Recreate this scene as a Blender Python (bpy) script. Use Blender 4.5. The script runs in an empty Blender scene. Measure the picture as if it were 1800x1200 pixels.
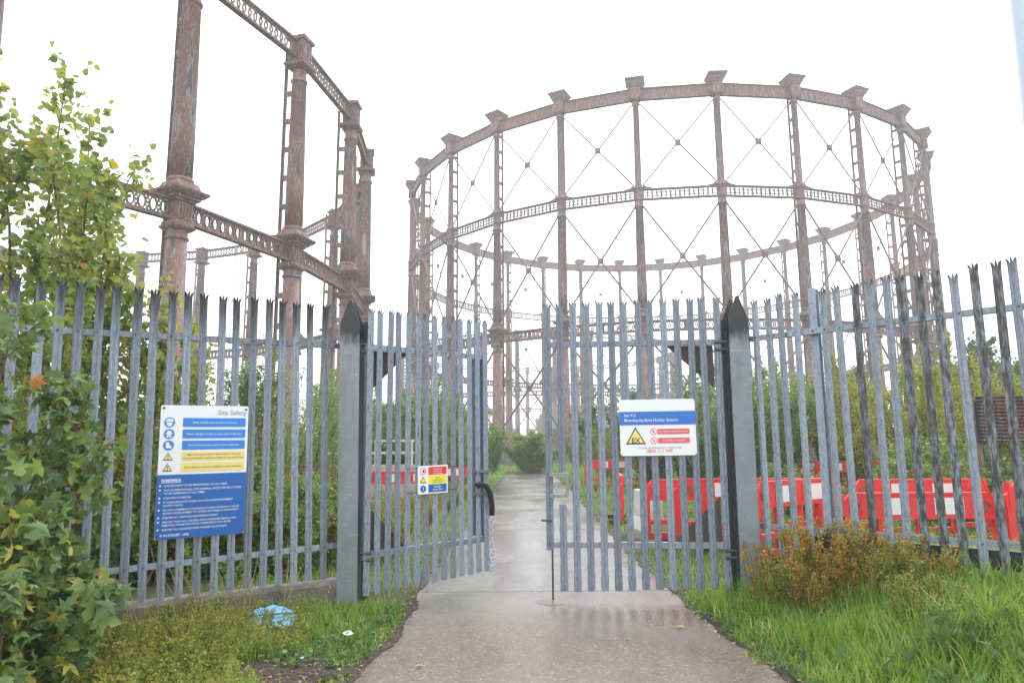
import bpy, math, random
import numpy as np
from mathutils import Matrix, Vector
R_ = math.radians
random.seed(7)
rng = np.random.default_rng(11)
sc = bpy.context.scene
COL = sc.collection

# ------------------------------------------------------------------ camera
cd = bpy.data.cameras.new("camera"); cam = bpy.data.objects.new("camera", cd); COL.objects.link(cam)
cd.sensor_width = 36.0; cd.lens = 24.64; cd.clip_start = 0.05; cd.clip_end = 3000
PITCH, ROLL, EYE = 0.149, -0.007, 1.6
_f = Vector((0, math.cos(PITCH), math.sin(PITCH))); _u = Vector((0, -math.sin(PITCH), math.cos(PITCH))); _r = Vector((1, 0, 0))
_r2 = math.cos(ROLL)*_r + math.sin(ROLL)*_u; _u2 = -math.sin(ROLL)*_r + math.cos(ROLL)*_u
cam.matrix_world = Matrix(((_r2.x, _u2.x, -_f.x, 0), (_r2.y, _u2.y, -_f.y, 0), (_r2.z, _u2.z, -_f.z, EYE), (0, 0, 0, 1)))
sc.camera = cam

# ------------------------------------------------------------------ sky, sun, exposure
SUN_EL, SUN_AZ = R_(46), R_(28)          # veiled sun ahead and to the right
w = bpy.data.worlds.new("World"); sc.world = w; w.use_nodes = True
nt = w.node_tree; nt.nodes.clear()
sky = nt.nodes.new("ShaderNodeTexSky"); sky.sky_type = 'NISHITA'; sky.sun_disc = False
sky.sun_elevation = SUN_EL; sky.sun_rotation = SUN_AZ; sky.air_density = 1.5; sky.dust_density = 4.0
hs = nt.nodes.new("ShaderNodeHueSaturation"); hs.inputs["Saturation"].default_value = 0.2
mx = nt.nodes.new("ShaderNodeMix"); mx.data_type = 'RGBA'; mx.inputs["Factor"].default_value = 0.8
mx.inputs["B"].default_value = (12.0, 12.4, 13.0, 1)       # even cloud sheet
bg = nt.nodes.new("ShaderNodeBackground"); bg.inputs["Strength"].default_value = 0.13
wo = nt.nodes.new("ShaderNodeOutputWorld")
nt.links.new(sky.outputs[0], hs.inputs["Color"]); nt.links.new(hs.outputs[0], mx.inputs["A"])
nt.links.new(mx.outputs["Result"], bg.inputs["Color"]); nt.links.new(bg.outputs[0], wo.inputs["Surface"])
sl = bpy.data.lights.new("sun", 'SUN'); sl.energy = 1.3; sl.angle = R_(25); sl.color = (1, .97, .92)
so = bpy.data.objects.new("sun", sl); COL.objects.link(so)
sd = Vector((math.sin(SUN_AZ)*math.cos(SUN_EL), math.cos(SUN_AZ)*math.cos(SUN_EL), math.sin(SUN_EL)))
so.rotation_euler = sd.to_track_quat('Z', 'Y').to_euler(); so.location = sd*200
sc.view_settings.view_transform = 'Standard'; sc.view_settings.look = 'None'
sc.view_settings.exposure = 0.66; sc.view_settings.gamma = 1.0; sc.view_settings.use_curve_mapping = False
sc.render.engine = 'CYCLES'
sc.cycles.use_denoising = True
sc.cycles.max_bounces = 6; sc.cycles.transparent_max_bounces = 8; sc.cycles.volume_bounces = 1
sc.cycles.caustics_reflective = False; sc.cycles.caustics_refractive = False

# ------------------------------------------------------------------ helpers
def tag(o, label=None, cat=None, group=None, kind=None):
    if label: o["label"] = label
    if cat: o["category"] = cat
    if group: o["group"] = group
    if kind: o["kind"] = kind
    return o
def empty(name, loc=(0, 0, 0), rz=0, label=None, cat=None, group=None):
    o = bpy.data.objects.new(name, None); COL.objects.link(o); o.location = loc; o.rotation_euler = (0, 0, rz)
    o.empty_display_size = .2
    return tag(o, label, cat, group)
def link(name, me, mat=None, parent=None, loc=(0, 0, 0), rot=(0, 0, 0)):
    o = bpy.data.objects.new(name, me); COL.objects.link(o)
    if mat is not None and len(me.materials) == 0: me.materials.append(mat)
    if parent: o.parent = parent
    o.location = loc; o.rotation_euler = rot
    return o
def copy_tree(o, parent=None):
    kids = list(o.children)
    c = o.copy(); COL.objects.link(c); c.parent = parent
    for k in kids: copy_tree(k, c)
    return c
class MB:
    def __init__(s): s.v = []; s.f = []
    def add(s, vs, fs):
        b = len(s.v); s.v += [tuple(p) for p in vs]; s.f += [tuple(i+b for i in f) for f in fs]; return s
    def box(s, c, d, rz=0):
        cx, cy, cz = c; a, b, h = d[0]/2, d[1]/2, d[2]/2; co, si = math.cos(rz), math.sin(rz)
        vs = [(cx+x*co-y*si, cy+x*si+y*co, cz+z) for z in (-h, h) for x, y in ((-a, -b), (a, -b), (a, b), (-a, b))]
        return s.add(vs, [(3, 2, 1, 0), (4, 5, 6, 7), (0, 1, 5, 4), (1, 2, 6, 5), (2, 3, 7, 6), (3, 0, 4, 7)])
    def frust(s, z0, z1, w0, w1, n=4, c=(0, 0), rot=None, cap=True):
        # n-gon frustum; w = half width across flats (n=4) or radius
        k = math.sqrt(2) if n == 4 else 1; r = math.pi/4 if n == 4 else 0
        if rot is not None: r += rot
        vs = [(c[0]+w*k*math.cos(r+2*math.pi*i/n), c[1]+w*k*math.sin(r+2*math.pi*i/n), z) for z, w in ((z0, w0), (z1, w1)) for i in range(n)]
        fs = [(i, (i+1) % n, n+(i+1) % n, n+i) for i in range(n)]
        if cap: fs += [tuple(range(n-1, -1, -1)), tuple(range(n, 2*n))]
        return s.add(vs, fs)
    def lathe(s, prof, n=14, c=(0, 0)):
        vs = [(c[0]+r*math.cos(2*math.pi*i/n), c[1]+r*math.sin(2*math.pi*i/n), z) for z, r in prof for i in range(n)]
        m = len(prof)
        fs = [(j*n+i, j*n+(i+1) % n, (j+1)*n+(i+1) % n, (j+1)*n+i) for j in range(m-1) for i in range(n)]
        fs += [tuple(range(n-1, -1, -1)), tuple(range((m-1)*n, m*n))]
        return s.add(vs, fs)
    def bar(s, p, q, r, n=5, r2=None):
        p, q = Vector(p), Vector(q); d = (q-p).normalized(); a = d.orthogonal().normalized(); b = d.cross(a); r2 = r if r2 is None else r2
        vs = [o+rr*(a*math.cos(2*math.pi*i/n)+b*math.sin(2*math.pi*i/n)) for o, rr in ((p, r), (q, r2)) for i in range(n)]
        return s.add(vs, [(i, (i+1) % n, n+(i+1) % n, n+i) for i in range(n)]+[tuple(range(n-1, -1, -1)), tuple(range(n, 2*n))])
    def tube(s, pts, rad, n=6, closed=False):
        pts = [Vector(p) for p in pts]; m = len(pts); vs = []; prev = None
        for i, p in enumerate(pts):
            if closed: d = pts[(i+1) % m]-pts[i-1]
            else: d = pts[min(i+1, m-1)]-pts[max(i-1, 0)]
            d.normalize()
            a = d.orthogonal().normalized() if prev is None else (prev-d*prev.dot(d)).normalized()
            prev = a; b = d.cross(a); r = float(rad[i] if hasattr(rad, "__len__") else rad)
            vs += [p+r*(a*math.cos(2*math.pi*k/n)+b*math.sin(2*math.pi*k/n)) for k in range(n)]
        mm = m if closed else m-1
        fs = [(j*n+i, j*n+(i+1) % n, ((j+1) % m)*n+(i+1) % n, ((j+1) % m)*n+i) for j in range(mm) for i in range(n)]
        if not closed: fs += [tuple(range(n-1, -1, -1)), tuple(range((m-1)*n, m*n))]
        return s.add(vs, fs)
    def prism(s, poly, y0, y1):          # poly in x,z extruded along y
        n = len(poly); vs = [(x, y0, z) for x, z in poly]+[(x, y1, z) for x, z in poly]
        return s.add(vs, [tuple(range(n)), tuple(range(2*n-1, n-1, -1))]+[(i, n+i, n+(i+1) % n, (i+1) % n) for i in range(n)])
    def ring(s, cx, cz, rx, rz, t, y0, y1, n=10, ph=0, ang=2*math.pi):   # flat annulus in x,z with depth
        vs = []
        for i in range(n):
            a = ph+2*math.pi*i/n
            for k in (0, 1):
                x = cx+(rx-k*t)*math.cos(a); z = cz+(rz-k*t)*math.sin(a)
                vs += [(x, y0, z), (x, y1, z)]
        fs = []
        for i in range(n):
            o = 4*i; p = 4*((i+1) % n)
            fs += [(o, p, p+2, o+2), (o+1, o+3, p+3, p+1), (o, o+1, p+1, p), (o+2, p+2, p+3, o+3)]
        return s.add(vs, fs)
    def mesh(s, name, smooth=False):
        me = bpy.data.meshes.new(name); me.from_pydata(s.v, [], s.f); me.validate()
        if smooth: me.polygons.foreach_set("use_smooth", [True]*len(me.polygons))
        me.update(); return me
    def build(s, name, mat, parent=None, smooth=False, loc=(0, 0, 0), rot=(0, 0, 0)):
        return link(name, s.mesh(name, smooth), mat, parent, loc, rot)
def np_mesh(name, V, F, attr=None, smooth=False):
    """V (n,3), F (m,k) arrays; attr: per-face float 'rnd'"""
    me = bpy.data.meshes.new(name); m, k = F.shape
    me.vertices.add(len(V)); me.vertices.foreach_set("co", V.astype(np.float32).ravel())
    me.loops.add(m*k); me.loops.foreach_set("vertex_index", F.astype(np.int32).ravel())
    me.polygons.add(m); me.polygons.foreach_set("loop_start", np.arange(0, m*k, k, dtype=np.int32))
    me.update(calc_edges=True)
    if attr is not None:
        a = me.attributes.new("rnd", 'FLOAT', 'FACE'); a.data.foreach_set("value", attr.astype(np.float32))
    if smooth: me.polygons.foreach_set("use_smooth", np.ones(m, bool))
    me.update(); return me
def sstep(a, b, x):
    t = np.clip((x-a)/(b-a), 0, 1); return t*t*(3-2*t)

# ------------------------------------------------------------------ materials
class NT:
    def __init__(s, name):
        s.m = bpy.data.materials.new(name); s.m.use_nodes = True; s.t = s.m.node_tree
        s.b = s.t.nodes["Principled BSDF"]; s.out = s.t.nodes["Material Output"]
    def n(s, typ, **kw):
        d = s.t.nodes.new(typ)
        for k, v in kw.items(): setattr(d, k, v)
        return d
    def l(s, a, b): s.t.links.new(a, b)
    def coord(s, scale=(1, 1, 1), kind="Object"):
        tc = s.n("ShaderNodeTexCoord"); mp = s.n("ShaderNodeMapping"); mp.inputs["Scale"].default_value = scale
        s.l(tc.outputs[kind], mp.inputs["Vector"])
        oi = s.n("ShaderNodeObjectInfo"); vm = s.n("ShaderNodeVectorMath", operation='MULTIPLY_ADD')
        s.l(oi.outputs["Random"], vm.inputs[0]); vm.inputs[1].default_value = (37, 53, 29); s.l(mp.outputs[0], vm.inputs[2])
        return vm.outputs[0]
    def noise(s, vec, scale, detail=4, rough=.6):
        d = s.n("ShaderNodeTexNoise"); d.inputs["Scale"].default_value = scale; d.inputs["Detail"].default_value = detail; d.inputs["Roughness"].default_value = rough
        s.l(vec, d.inputs["Vector"]); return d.outputs["Fac"]
    def ramp(s, fac, stops):
        d = s.n("ShaderNodeValToRGB"); e = d.color_ramp.elements
        while len(e) < len(stops): e.new(.5)
        for el, (p, c) in zip(e, stops):
            el.position = p; el.color = (*c, 1) if len(c) == 3 else c
        s.l(fac, d.inputs["Fac"]); return d.outputs["Color"]
    def mix(s, fac, a, b, mode='MIX'):
        d = s.n("ShaderNodeMix", data_type='RGBA', blend_type=mode)
        for nm, v in (("Factor", fac), ("A", a), ("B", b)):
            sk = d.inputs[nm] if nm != "Factor" else d.inputs[0]
            if isinstance(v, (int, float)): sk.default_value = v
            elif isinstance(v, tuple): sk.default_value = (*v, 1)
            else: s.l(v, sk)
        return d.outputs["Result"]
    def math(s, op, a, b=0.0, clamp=False):
        d = s.n("ShaderNodeMath", operation=op, use_clamp=clamp)
        for i, v in enumerate((a, b)):
            if isinstance(v, (int, float)): d.inputs[i].default_value = v
            else: s.l(v, d.inputs[i])
        return d.outputs[0]
    def bump(s, h, strength=.3, dist=.01):
        d = s.n("ShaderNodeBump"); d.inputs["Strength"].default_value = strength; d.inputs["Distance"].default_value = dist
        s.l(h, d.inputs["Height"]); s.l(d.outputs[0], s.b.inputs["Normal"])
    def set(s, **kw):
        for k, v in kw.items():
            sk = s.b.inputs[k.replace("_", " ")]
            if isinstance(v, (int, float)): sk.default_value = v
            elif isinstance(v, tuple): sk.default_value = (*v, 1)
            else: s.l(v, sk)
        return s
def plain(name, col, rough=.6, metal=0.0, var=.12, scale=6):
    t = NT(name); v = t.coord(); n = t.noise(v, scale, 5)
    c = t.mix(n, tuple(x*(1-var) for x in col), tuple(min(1, x*(1+var)) for x in col))
    t.set(Base_Color=c, Roughness=rough, Metallic=metal); return t.m

def galv_mat(name, stain_z=None, dark=False, base=(.225, .262, .315)):
    t = NT(name); v = t.coord((1, 1, .22)); v2 = t.coord((1, 1, 1))
    n1 = t.noise(v2, 34, 3, .6); n2 = t.noise(v, 60, 4, .7); n3 = t.noise(v2, 7, 4, .6)
    lo = tuple(x*.55 for x in base); hi = tuple(min(1, x*1.4) for x in base)
    c = t.ramp(n2, [(.32, lo), (.48, base), (.66, hi)])
    c = t.mix(t.ramp(n1, [(.42, (0, 0, 0)), (.62, (1, 1, 1))]), c, tuple(min(1, x*1.25) for x in base))
    c = t.mix(t.ramp(n3, [(.5, (0, 0, 0)), (.72, (.55, .55, .55))]), c, (.2, .205, .2))
    oi = t.n("ShaderNodeObjectInfo"); vr = t.n("ShaderNodeMapRange"); vr.inputs["To Min"].default_value = .78; vr.inputs["To Max"].default_value = 1.18; t.l(oi.outputs["Random"], vr.inputs["Value"])
    cb = t.n("ShaderNodeCombineColor"); [t.l(vr.outputs[0], cb.inputs[q]) for q in range(3)]; c = t.mix(1.0, c, cb.outputs[0], 'MULTIPLY')
    if dark:
        n4 = t.noise(t.coord((1, 1, .3)), 26, 5, .75)
        c = t.mix(t.ramp(n4, [(.40, (.15, .15, .15)), (.56, (.95, .95, .95))]), c, (.055, .043, .034))
    if stain_z is not None:
        tc = t.n("ShaderNodeTexCoord"); sx = t.n("ShaderNodeSeparateXYZ"); t.l(tc.outputs["Object"], sx.inputs[0])
        zz = t.math('ADD', sx.outputs["Z"], t.math('MULTIPLY', t.math('SUBTRACT', t.noise(t.coord((1, 1, .1)), 22, 4, .7), .5), .9))
        f = t.ramp(t.math('MULTIPLY', t.math('SUBTRACT', zz, stain_z), 2.2, True), [(0, (0, 0, 0)), (1, (.97, .97, .97))])
        c = t.mix(f, c, (.03, .03, .034))
    t.set(Base_Color=c, Roughness=.5, Metallic=.15); t.bump(n2, .15, .004); return t.m

def rust_mat(name):
    t = NT(name); v = t.coord((1, 1, .16)); v2 = t.coord()
    n1 = t.noise(v, 1.7, 5, .62); n2 = t.noise(v2, 5, 4, .6); n3 = t.noise(v, 3.4, 6, .66); n4 = t.noise(v2, 26, 3)
    c = t.ramp(n2, [(.3, (.122, .058, .050)), (.5, (.172, .088, .076)), (.7, (.225, .128, .110))])
    c = t.mix(t.ramp(n4, [(.58, (0, 0, 0)), (.72, (.35, .35, .35))]), c, (.27, .11, .055))
    edge = t.ramp(n3, [(.535, (0, 0, 0)), (.55, (.8, .8, .8)), (.575, (0, 0, 0))])
    c = t.mix(t.ramp(n3, [(.55, (0, 0, 0)), (.575, (.95, .95, .95))]), c, (.062, .072, .088))     # bare, blackened iron
    c = t.mix(edge, c, (.40, .36, .33))                                                          # chalky flaking rim
    c = t.mix(t.ramp(n1, [(.66, (0, 0, 0)), (.69, (.75, .75, .75))]), c, (.38, .36, .35))
    t.set(Base_Color=c, Roughness=.7); t.bump(n2, .25, .015); return t.m
def leaf_mat(name, stops, trans=.35, rough=.5):
    t = NT(name); a = t.n("ShaderNodeAttribute", attribute_name="rnd")
    c = t.ramp(a.outputs["Fac"], stops)
    t.set(Base_Color=c, Roughness=rough)
    t.b.inputs["Specular IOR Level"].default_value = .35
    tr = t.n("ShaderNodeBsdfTranslucent"); c2 = t.mix(.35, c, (.55, .62, .12), 'MIX'); t.l(c2, tr.inputs["Color"])
    ms = t.n("ShaderNodeMixShader"); ms.inputs[0].default_value = trans
    t.l(t.b.outputs[0], ms.inputs[1]); t.l(tr.outputs[0], ms.inputs[2]); t.l(ms.outputs[0], t.out.inputs["Surface"]); return t.m
def ground_mat():
    t = NT("rough_ground"); v = t.coord(kind="Object"); n = t.noise(v, .9, 6, .65); n2 = t.noise(v, 14, 5, .7); n3 = t.noise(v, 70, 4)
    c = t.ramp(n, [(.3, (.03, .05, .014)), (.5, (.05, .08, .02)), (.7, (.065, .068, .028))])  # tones darkened to paint in the shade under the grass
    c = t.mix(t.ramp(n2, [(.5, (0, 0, 0)), (.66, (.9, .9, .9))]), c, (.035, .027, .02))
    t.set(Base_Color=c, Roughness=.95); t.bump(n3, .6, .03); return t.m
def path_mat(name, agg):
    t = NT(name); v = t.coord(kind="Object"); vl = t.coord((1, .45, 1))
    n = t.noise(v, 1.1, 5, .6); n2 = t.noise(v, 5, 5, .65); n3 = t.noise(v, 130, 2, .7)
    vo = t.n("ShaderNodeTexVoronoi"); vo.inputs["Scale"].default_value = 60; t.l(v, vo.inputs["Vector"])
    if agg:
        cB = t.ramp(n2, [(.3, (.172, .163, .154)), (.7, (.230, .220, .209))])
        c = t.ramp(n2, [(.3, (.165, .130, .102)), (.7, (.225, .180, .144))])
        spk = t.ramp(vo.outputs["Color"], [(.0, (.07, .052, .042)), (.35, (.165, .130, .102)), (.72, (.205, .165, .132)), (.95, (.45, .40, .34))])
        c = t.mix(.6, c, spk)
        sx = t.n("ShaderNodeSeparateXYZ"); tc = t.n("ShaderNodeTexCoord"); t.l(tc.outputs["Object"], sx.inputs[0])
        ff = t.math('MULTIPLY', t.math('SUBTRACT', t.math('ADD', sx.outputs["Y"], t.math('MULTIPLY', n, 1.6)), 7.0), .5, True)
        c = t.mix(ff, c, cB)
    else:
        c = t.ramp(n2, [(.3, (.172, .163, .154)), (.7, (.230, .220, .209))])
        c = t.mix(t.ramp(n3, [(.5, (0, 0, 0)), (.7, (.2, .2, .2))]), c, (.10, .092, .085))
    st_ = t.ramp(t.noise(t.coord((1, .35, 1)), 2.3, 6, .7), [(.50, (0, 0, 0)), (.70, (.55, .55, .55))]); c = t.mix(st_, c, (.085, .07, .06))
    wet = t.ramp(t.noise(vl, .9, 2, .45), [(.25, (0, 0, 0)), (.75, (1, 1, 1))])
    c = t.mix(wet, c, t.mix(1.0, c, (.80, .79, .80), 'MULTIPLY'))
    t.set(Base_Color=c, Roughness=t.math('SUBTRACT', .46 if agg else .36, t.math('MULTIPLY', wet, .30 if agg else .24)))
    t.b.inputs["Specular IOR Level"].default_value = .55
    if agg: t.bump(vo.outputs["Distance"], .22, .005)
    return t.m
def concrete_mat():
    t = NT("stained_concrete"); v = t.coord(); n = t.noise(t.coord((1, 1, .4)), 3.2, 6, .7); n2 = t.noise(v, 28, 4)
    c = t.ramp(n, [(.3, (.06, .055, .05)), (.5, (.15, .135, .12)), (.72, (.27, .25, .225))])
    c = t.mix(t.ramp(n2, [(.5, (0, 0, 0)), (.7, (.4, .4, .4))]), c, (.07, .06, .05))
    t.set(Base_Color=c, Roughness=.9); t.bump(n2, .4, .01); return t.m
def plastic_mat(name, col):
    t = NT(name); v = t.coord(); n = t.noise(v, 4, 5, .65); n2 = t.noise(t.coord((1, 1, .3)), 12, 5, .7)
    c = t.mix(n, tuple(x*.85 for x in col), tuple(min(1, x*1.08) for x in col))
    c = t.mix(t.ramp(n2, [(.6, (0, 0, 0)), (.78, (.35, .35, .35))]), c, (.25, .18, .14))
    tc = t.n("ShaderNodeTexCoord"); sx = t.n("ShaderNodeSeparateXYZ"); t.l(tc.outputs["Object"], sx.inputs[0])
    mud = t.math('MULTIPLY', t.math('SUBTRACT', t.math('ADD', .28, t.math('MULTIPLY', n2, .5)), sx.outputs["Z"]), 1.6, True)
    c = t.mix(t.math('MULTIPLY', mud, .7), c, (.13, .095, .07))
    t.set(Base_Color=c, Roughness=.48); return t.m
GALV_L = galv_mat("galvanised_steel_blackened_top", stain_z=2.62)
GALV = galv_mat("galvanised_steel"); GALV_B = galv_mat("galvanised_steel_bright", base=(.275, .315, .37), stain_z=3.02)
MOSSY = galv_mat("galvanised_steel_algae", dark=True)
def post_mat():
    t = NT("galvanised_post"); v = t.coord((1, 1, 1)); n = t.noise(v, 3.5, 5, .6); n2 = t.noise(t.coord((.5, .5, 2.2)), 16, 3, .5); n3 = t.noise(t.coord((1, 1, .15)), 9, 4, .6)
    c = t.ramp(n, [(.3, (.20, .222, .238)), (.55, (.245, .27, .29)), (.75, (.20, .21, .21))])
    c = t.mix(t.ramp(n2, [(.62, (0, 0, 0)), (.70, (.55, .55, .55))]), c, (.36, .39, .42))
    c = t.mix(t.ramp(n3, [(.5, (0, 0, 0)), (.75, (.5, .5, .5))]), c, (.12, .125, .12))
    tc = t.n("ShaderNodeTexCoord"); sx = t.n("ShaderNodeSeparateXYZ"); t.l(tc.outputs["Object"], sx.inputs[0])
    zz = t.math('ADD', sx.outputs["Z"], t.math('MULTIPLY', t.math('SUBTRACT', t.noise(t.coord((1, 1, .4)), 14, 4, .7), .5), .35))
    f = t.ramp(t.math('MULTIPLY', t.math('SUBTRACT', zz, 2.66), 6, True), [(0, (0, 0, 0)), (1, (.95, .95, .95))])
    c = t.mix(f, c, (.022, .023, .027))
    t.set(Base_Color=c, Roughness=.5, Metallic=.25); t.bump(n, .1, .004); return t.m
POST = post_mat()
RUST = rust_mat("rusted_painted_iron")
DARKM = plain("dark_weathered_and_shaded_steel", (.07, .068, .066), .6, .2, .3); BLACK = plain("black_rubber_and_shade", (.012, .012, .014), .6)
BROWN = plain("brown_primer_plate", (.12, .09, .075), .7, 0, .3)
CONC = concrete_mat(); PATH_A = path_mat("exposed_aggregate_concrete", True); PATH_B = path_mat("worn_grey_concrete", False)
GROUND = ground_mat()
RED = plastic_mat("red_barrier_plastic", (.74, .035, .038)); WHITE_P = plastic_mat("dirty_white_plastic", (.62, .62, .6))
REFL = plain("white_reflective_sheet", (.74, .74, .75), .35, 0, .05)
BARK = plain("grey_brown_bark", (.11, .085, .065), .85, 0, .4, 20)
TWIG = plain("reddish_twig", (.13, .075, .045), .8, 0, .3, 20)
STRAW = plain("dry_straw_stem", (.36, .26, .14), .8, 0, .3, 20)
L_POP = leaf_mat("poplar_leaf", [(0, (.10, .17, .05)), (.3, (.17, .25, .075)), (.58, (.26, .335, .11)), (.74, (.39, .39, .09)), (.88, (.54, .43, .07)), (1, (.57, .36, .05))], .5)
L_MAP = leaf_mat("sycamore_leaf", [(0, (0.0385, 0.088, 0.0308)), (.35, (0.0825, 0.16, 0.0528)), (.65, (0.154, 0.237, 0.0715)), (.82, (0.286, 0.308, 0.066)), (.93, (0.44, 0.352, 0.0495)), (1, (0.396, 0.154, 0.0385))], .3)
L_WIL = leaf_mat("willow_leaf", [(0, (0.0849, 0.16, 0.0415)), (.5, (0.16, 0.255, 0.066)), (.85, (0.282, 0.358, 0.0943)), (1, (0.566, 0.49, 0.0754))], .35)
L_YEL = leaf_mat("autumn_sapling_leaf", [(0, (0.101, 0.172, 0.0359)), (.4, (0.216, 0.273, 0.0431)), (.75, (0.402, 0.374, 0.0504)), (.92, (0.604, 0.431, 0.0431)), (1, (0.575, 0.245, 0.0431))], .4)
L_DRK = leaf_mat("dark_evergreen_leaf", [(0, (0.044, 0.09, 0.036)), (.6, (0.09, 0.156, 0.06)), (1, (0.17, 0.23, 0.09))], .25)
L_BRM = leaf_mat("bramble_leaf", [(0, (0.066, 0.133, 0.0377)), (.5, (0.151, 0.255, 0.066)), (.85, (0.246, 0.32, 0.0943)), (.95, (0.528, 0.246, 0.0754)), (1, (0.566, 0.0943, 0.0565))], .3)
L_ORG = leaf_mat("rusty_orange_weed_leaf", [(0, (.11, .16, .025)), (.3, (.22, .25, .035)), (.5, (.43, .33, .04)), (.72, (.58, .25, .03)), (1, (.56, .10, .03))], .4)
L_TAN = leaf_mat("matted_yellow_weed_leaf", [(0, (.10, .17, .025)), (.35, (.20, .27, .04)), (.65, (.30, .31, .06)), (.85, (.36, .25, .06)), (1, (.46, .26, .10))], .35)
L_FAR = leaf_mat("distant_tree_leaf", [(0, (0.042, 0.072, 0.0264)), (.7, (0.084, 0.12, 0.0384)), (1, (0.204, 0.18, 0.048))], .3)
L_GRS = leaf_mat("grass_blade", [(0, (0.0915, 0.207, 0.0244)), (.35, (0.171, 0.342, 0.0366)), (.7, (0.268, 0.439, 0.0671)), (.9, (0.415, 0.488, 0.134)), (1, (0.586, 0.512, 0.268))], .45, .4)
L_DOC = leaf_mat("broad_weed_leaf", [(0, (0.052, 0.117, 0.039)), (.6, (0.104, 0.208, 0.0585)), (1, (0.195, 0.286, 0.091))], .25)
SIGN_W = plain("white_sign_face", (.80, .81, .82), .35, 0, .03); SIGN_B = plain("royal_blue_print", (.006, .115, .42), .4, 0, .06)
SIGN_LB = plain("light_blue_print", (.03, .22, .66), .4, 0, .05); SIGN_Y = plain("pale_yellow_print", (.80, .66, .22), .4, 0, .04)
SIGN_BL = plain("black_print", (.02, .02, .022), .5); SIGN_GR = plain("grey_print", (.28, .27, .30), .5); SIGN_R = plain("faded_red_print", (.72, .13, .13), .4, 0, .06)
SIGN_R2 = plain("strong_red_print", (.68, .05, .03), .4, 0, .05); SIGN_Y2 = plain("bright_yellow_print", (.82, .72, .03), .4, 0, .04); SIGN_MB = plain("mid_blue_print", (.02, .13, .36), .4, 0, .05)
SIGN_HB = plain("header_blue_print", (.025, .16, .56), .4, 0, .05)

# ------------------------------------------------------------------ ground and path
def gz(x, y):
    x = np.asarray(x, float); y = np.asarray(y, float)
    amp = .40-.27*sstep(6.6, 9.0, y)
    z = amp*sstep(2.05, 3.7, x)
    z = z+.05*sstep(-1.3, -2.6, x)*0 + .03*sstep(1.3, 3.5, -x)
    off = np.clip(np.maximum(x-2.3, -1.5-x), 0, 1)
    z = z+off*.035*(np.sin(x*1.7+y*.9)+np.sin(y*2.3-x*.6))
    far = sstep(50, 150, y); return z*(1-far)
LEFT_E = [(-6, -2.6), (2.0, -1.75), (3.5, -1.5), (5.1, -1.15), (6, -1.02), (7, -1.0), (8.2, -1.07), (12, -1.02), (17, -.92), (27, -.7), (36, -.45), (44, -.2)]
RIGHT_E = [(-6, 3.4), (2.0, 2.5), (4, 2.06), (5.06, 1.89), (6.5, 1.8), (8.1, 1.76), (11, 1.74), (17, 1.88), (27, 2.1), (36, 2.2), (44, 2.2)]
def eL(y): return np.interp(y, [a for a, b in LEFT_E], [b for a, b in LEFT_E])
def eR(y): return np.interp(y, [a for a, b in RIGHT_E], [b for a, b in RIGHT_E])
gx = np.unique(np.concatenate([np.linspace(-430, -60, 12), np.linspace(-60, -10, 26), np.linspace(-10, 10, 101), np.linspace(10, 60, 26), np.linspace(60, 430, 12)]))
gy = np.unique(np.concatenate([np.linspace(-52, -4, 10), np.linspace(-4, 16, 101), np.linspace(16, 60, 45), np.linspace(60, 700, 24)]))
GX, GY = np.meshgrid(gx, gy); GZ = gz(GX, GY)
inside = (GX > eL(GY)-.05) & (GX < eR(GY)+.05) & (GY < 46) & (GY > -6)
GZ = np.where(inside, -.03, GZ)
V = np.stack([GX, GY, GZ], -1).reshape(-1, 3); nx, ny = len(gx), len(gy)
ii = (np.arange(ny-1)[:, None]*nx+np.arange(nx-1)[None, :]).ravel()
F = np.stack([ii, ii+1, ii+nx+1, ii+nx], -1)
tag(link("ground", np_mesh("ground", V, F, smooth=True), GROUND), kind="structure")
path = tag(empty("path"), kind="structure")
joints = [-6, 8.15, 9.7, 14.1, 18.6, 23.1, 27.6, 32.1, 36.6, 42.0]
for k in range(len(joints)-1):
    y0, y1 = joints[k]+.004, joints[k+1]-.004
    ys = np.linspace(y0, y1, max(4, int((y1-y0)/.22))); n = len(ys)
    wob = lambda s_: .035*np.sin(ys*3.1+s_)+.025*np.sin(ys*9.7+2*s_)+.02*np.sin(ys*23+s_)
    xl = eL(ys)-.02+wob(1); xr = eR(ys)+.02+wob(4)
    if k == len(joints)-2: xl = xl-6*sstep(38, 41, ys)
    vs = []; cols = 7; tz = .004+.0015*(k % 2)
    for j in range(cols):
        t_ = j/(cols-1); vs += [(a+(b-a)*t_, y, tz) for a, b, y in zip(xl, xr, ys)]
    fs = [(j*n+i, (j+1)*n+i, (j+1)*n+i+1, j*n+i+1) for j in range(cols-1) for i in range(n-1)]
    b0 = len(vs); rim = [j*n for j in range(cols)]+[(cols-1)*n+i for i in range(1, n)]+[j*n+n-1 for j in range(cols-2, -1, -1)]+[i for i in range(n-2, 0, -1)]
    vs += [(vs[r][0], vs[r][1], -.08) for r in rim]; m = len(rim)
    fs += [(rim[i], b0+i, b0+(i+1) % m, rim[(i+1) % m]) for i in range(m)]
    MB().add(vs, fs).build("slab", PATH_A if k == 0 else PATH_B, path)
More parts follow.
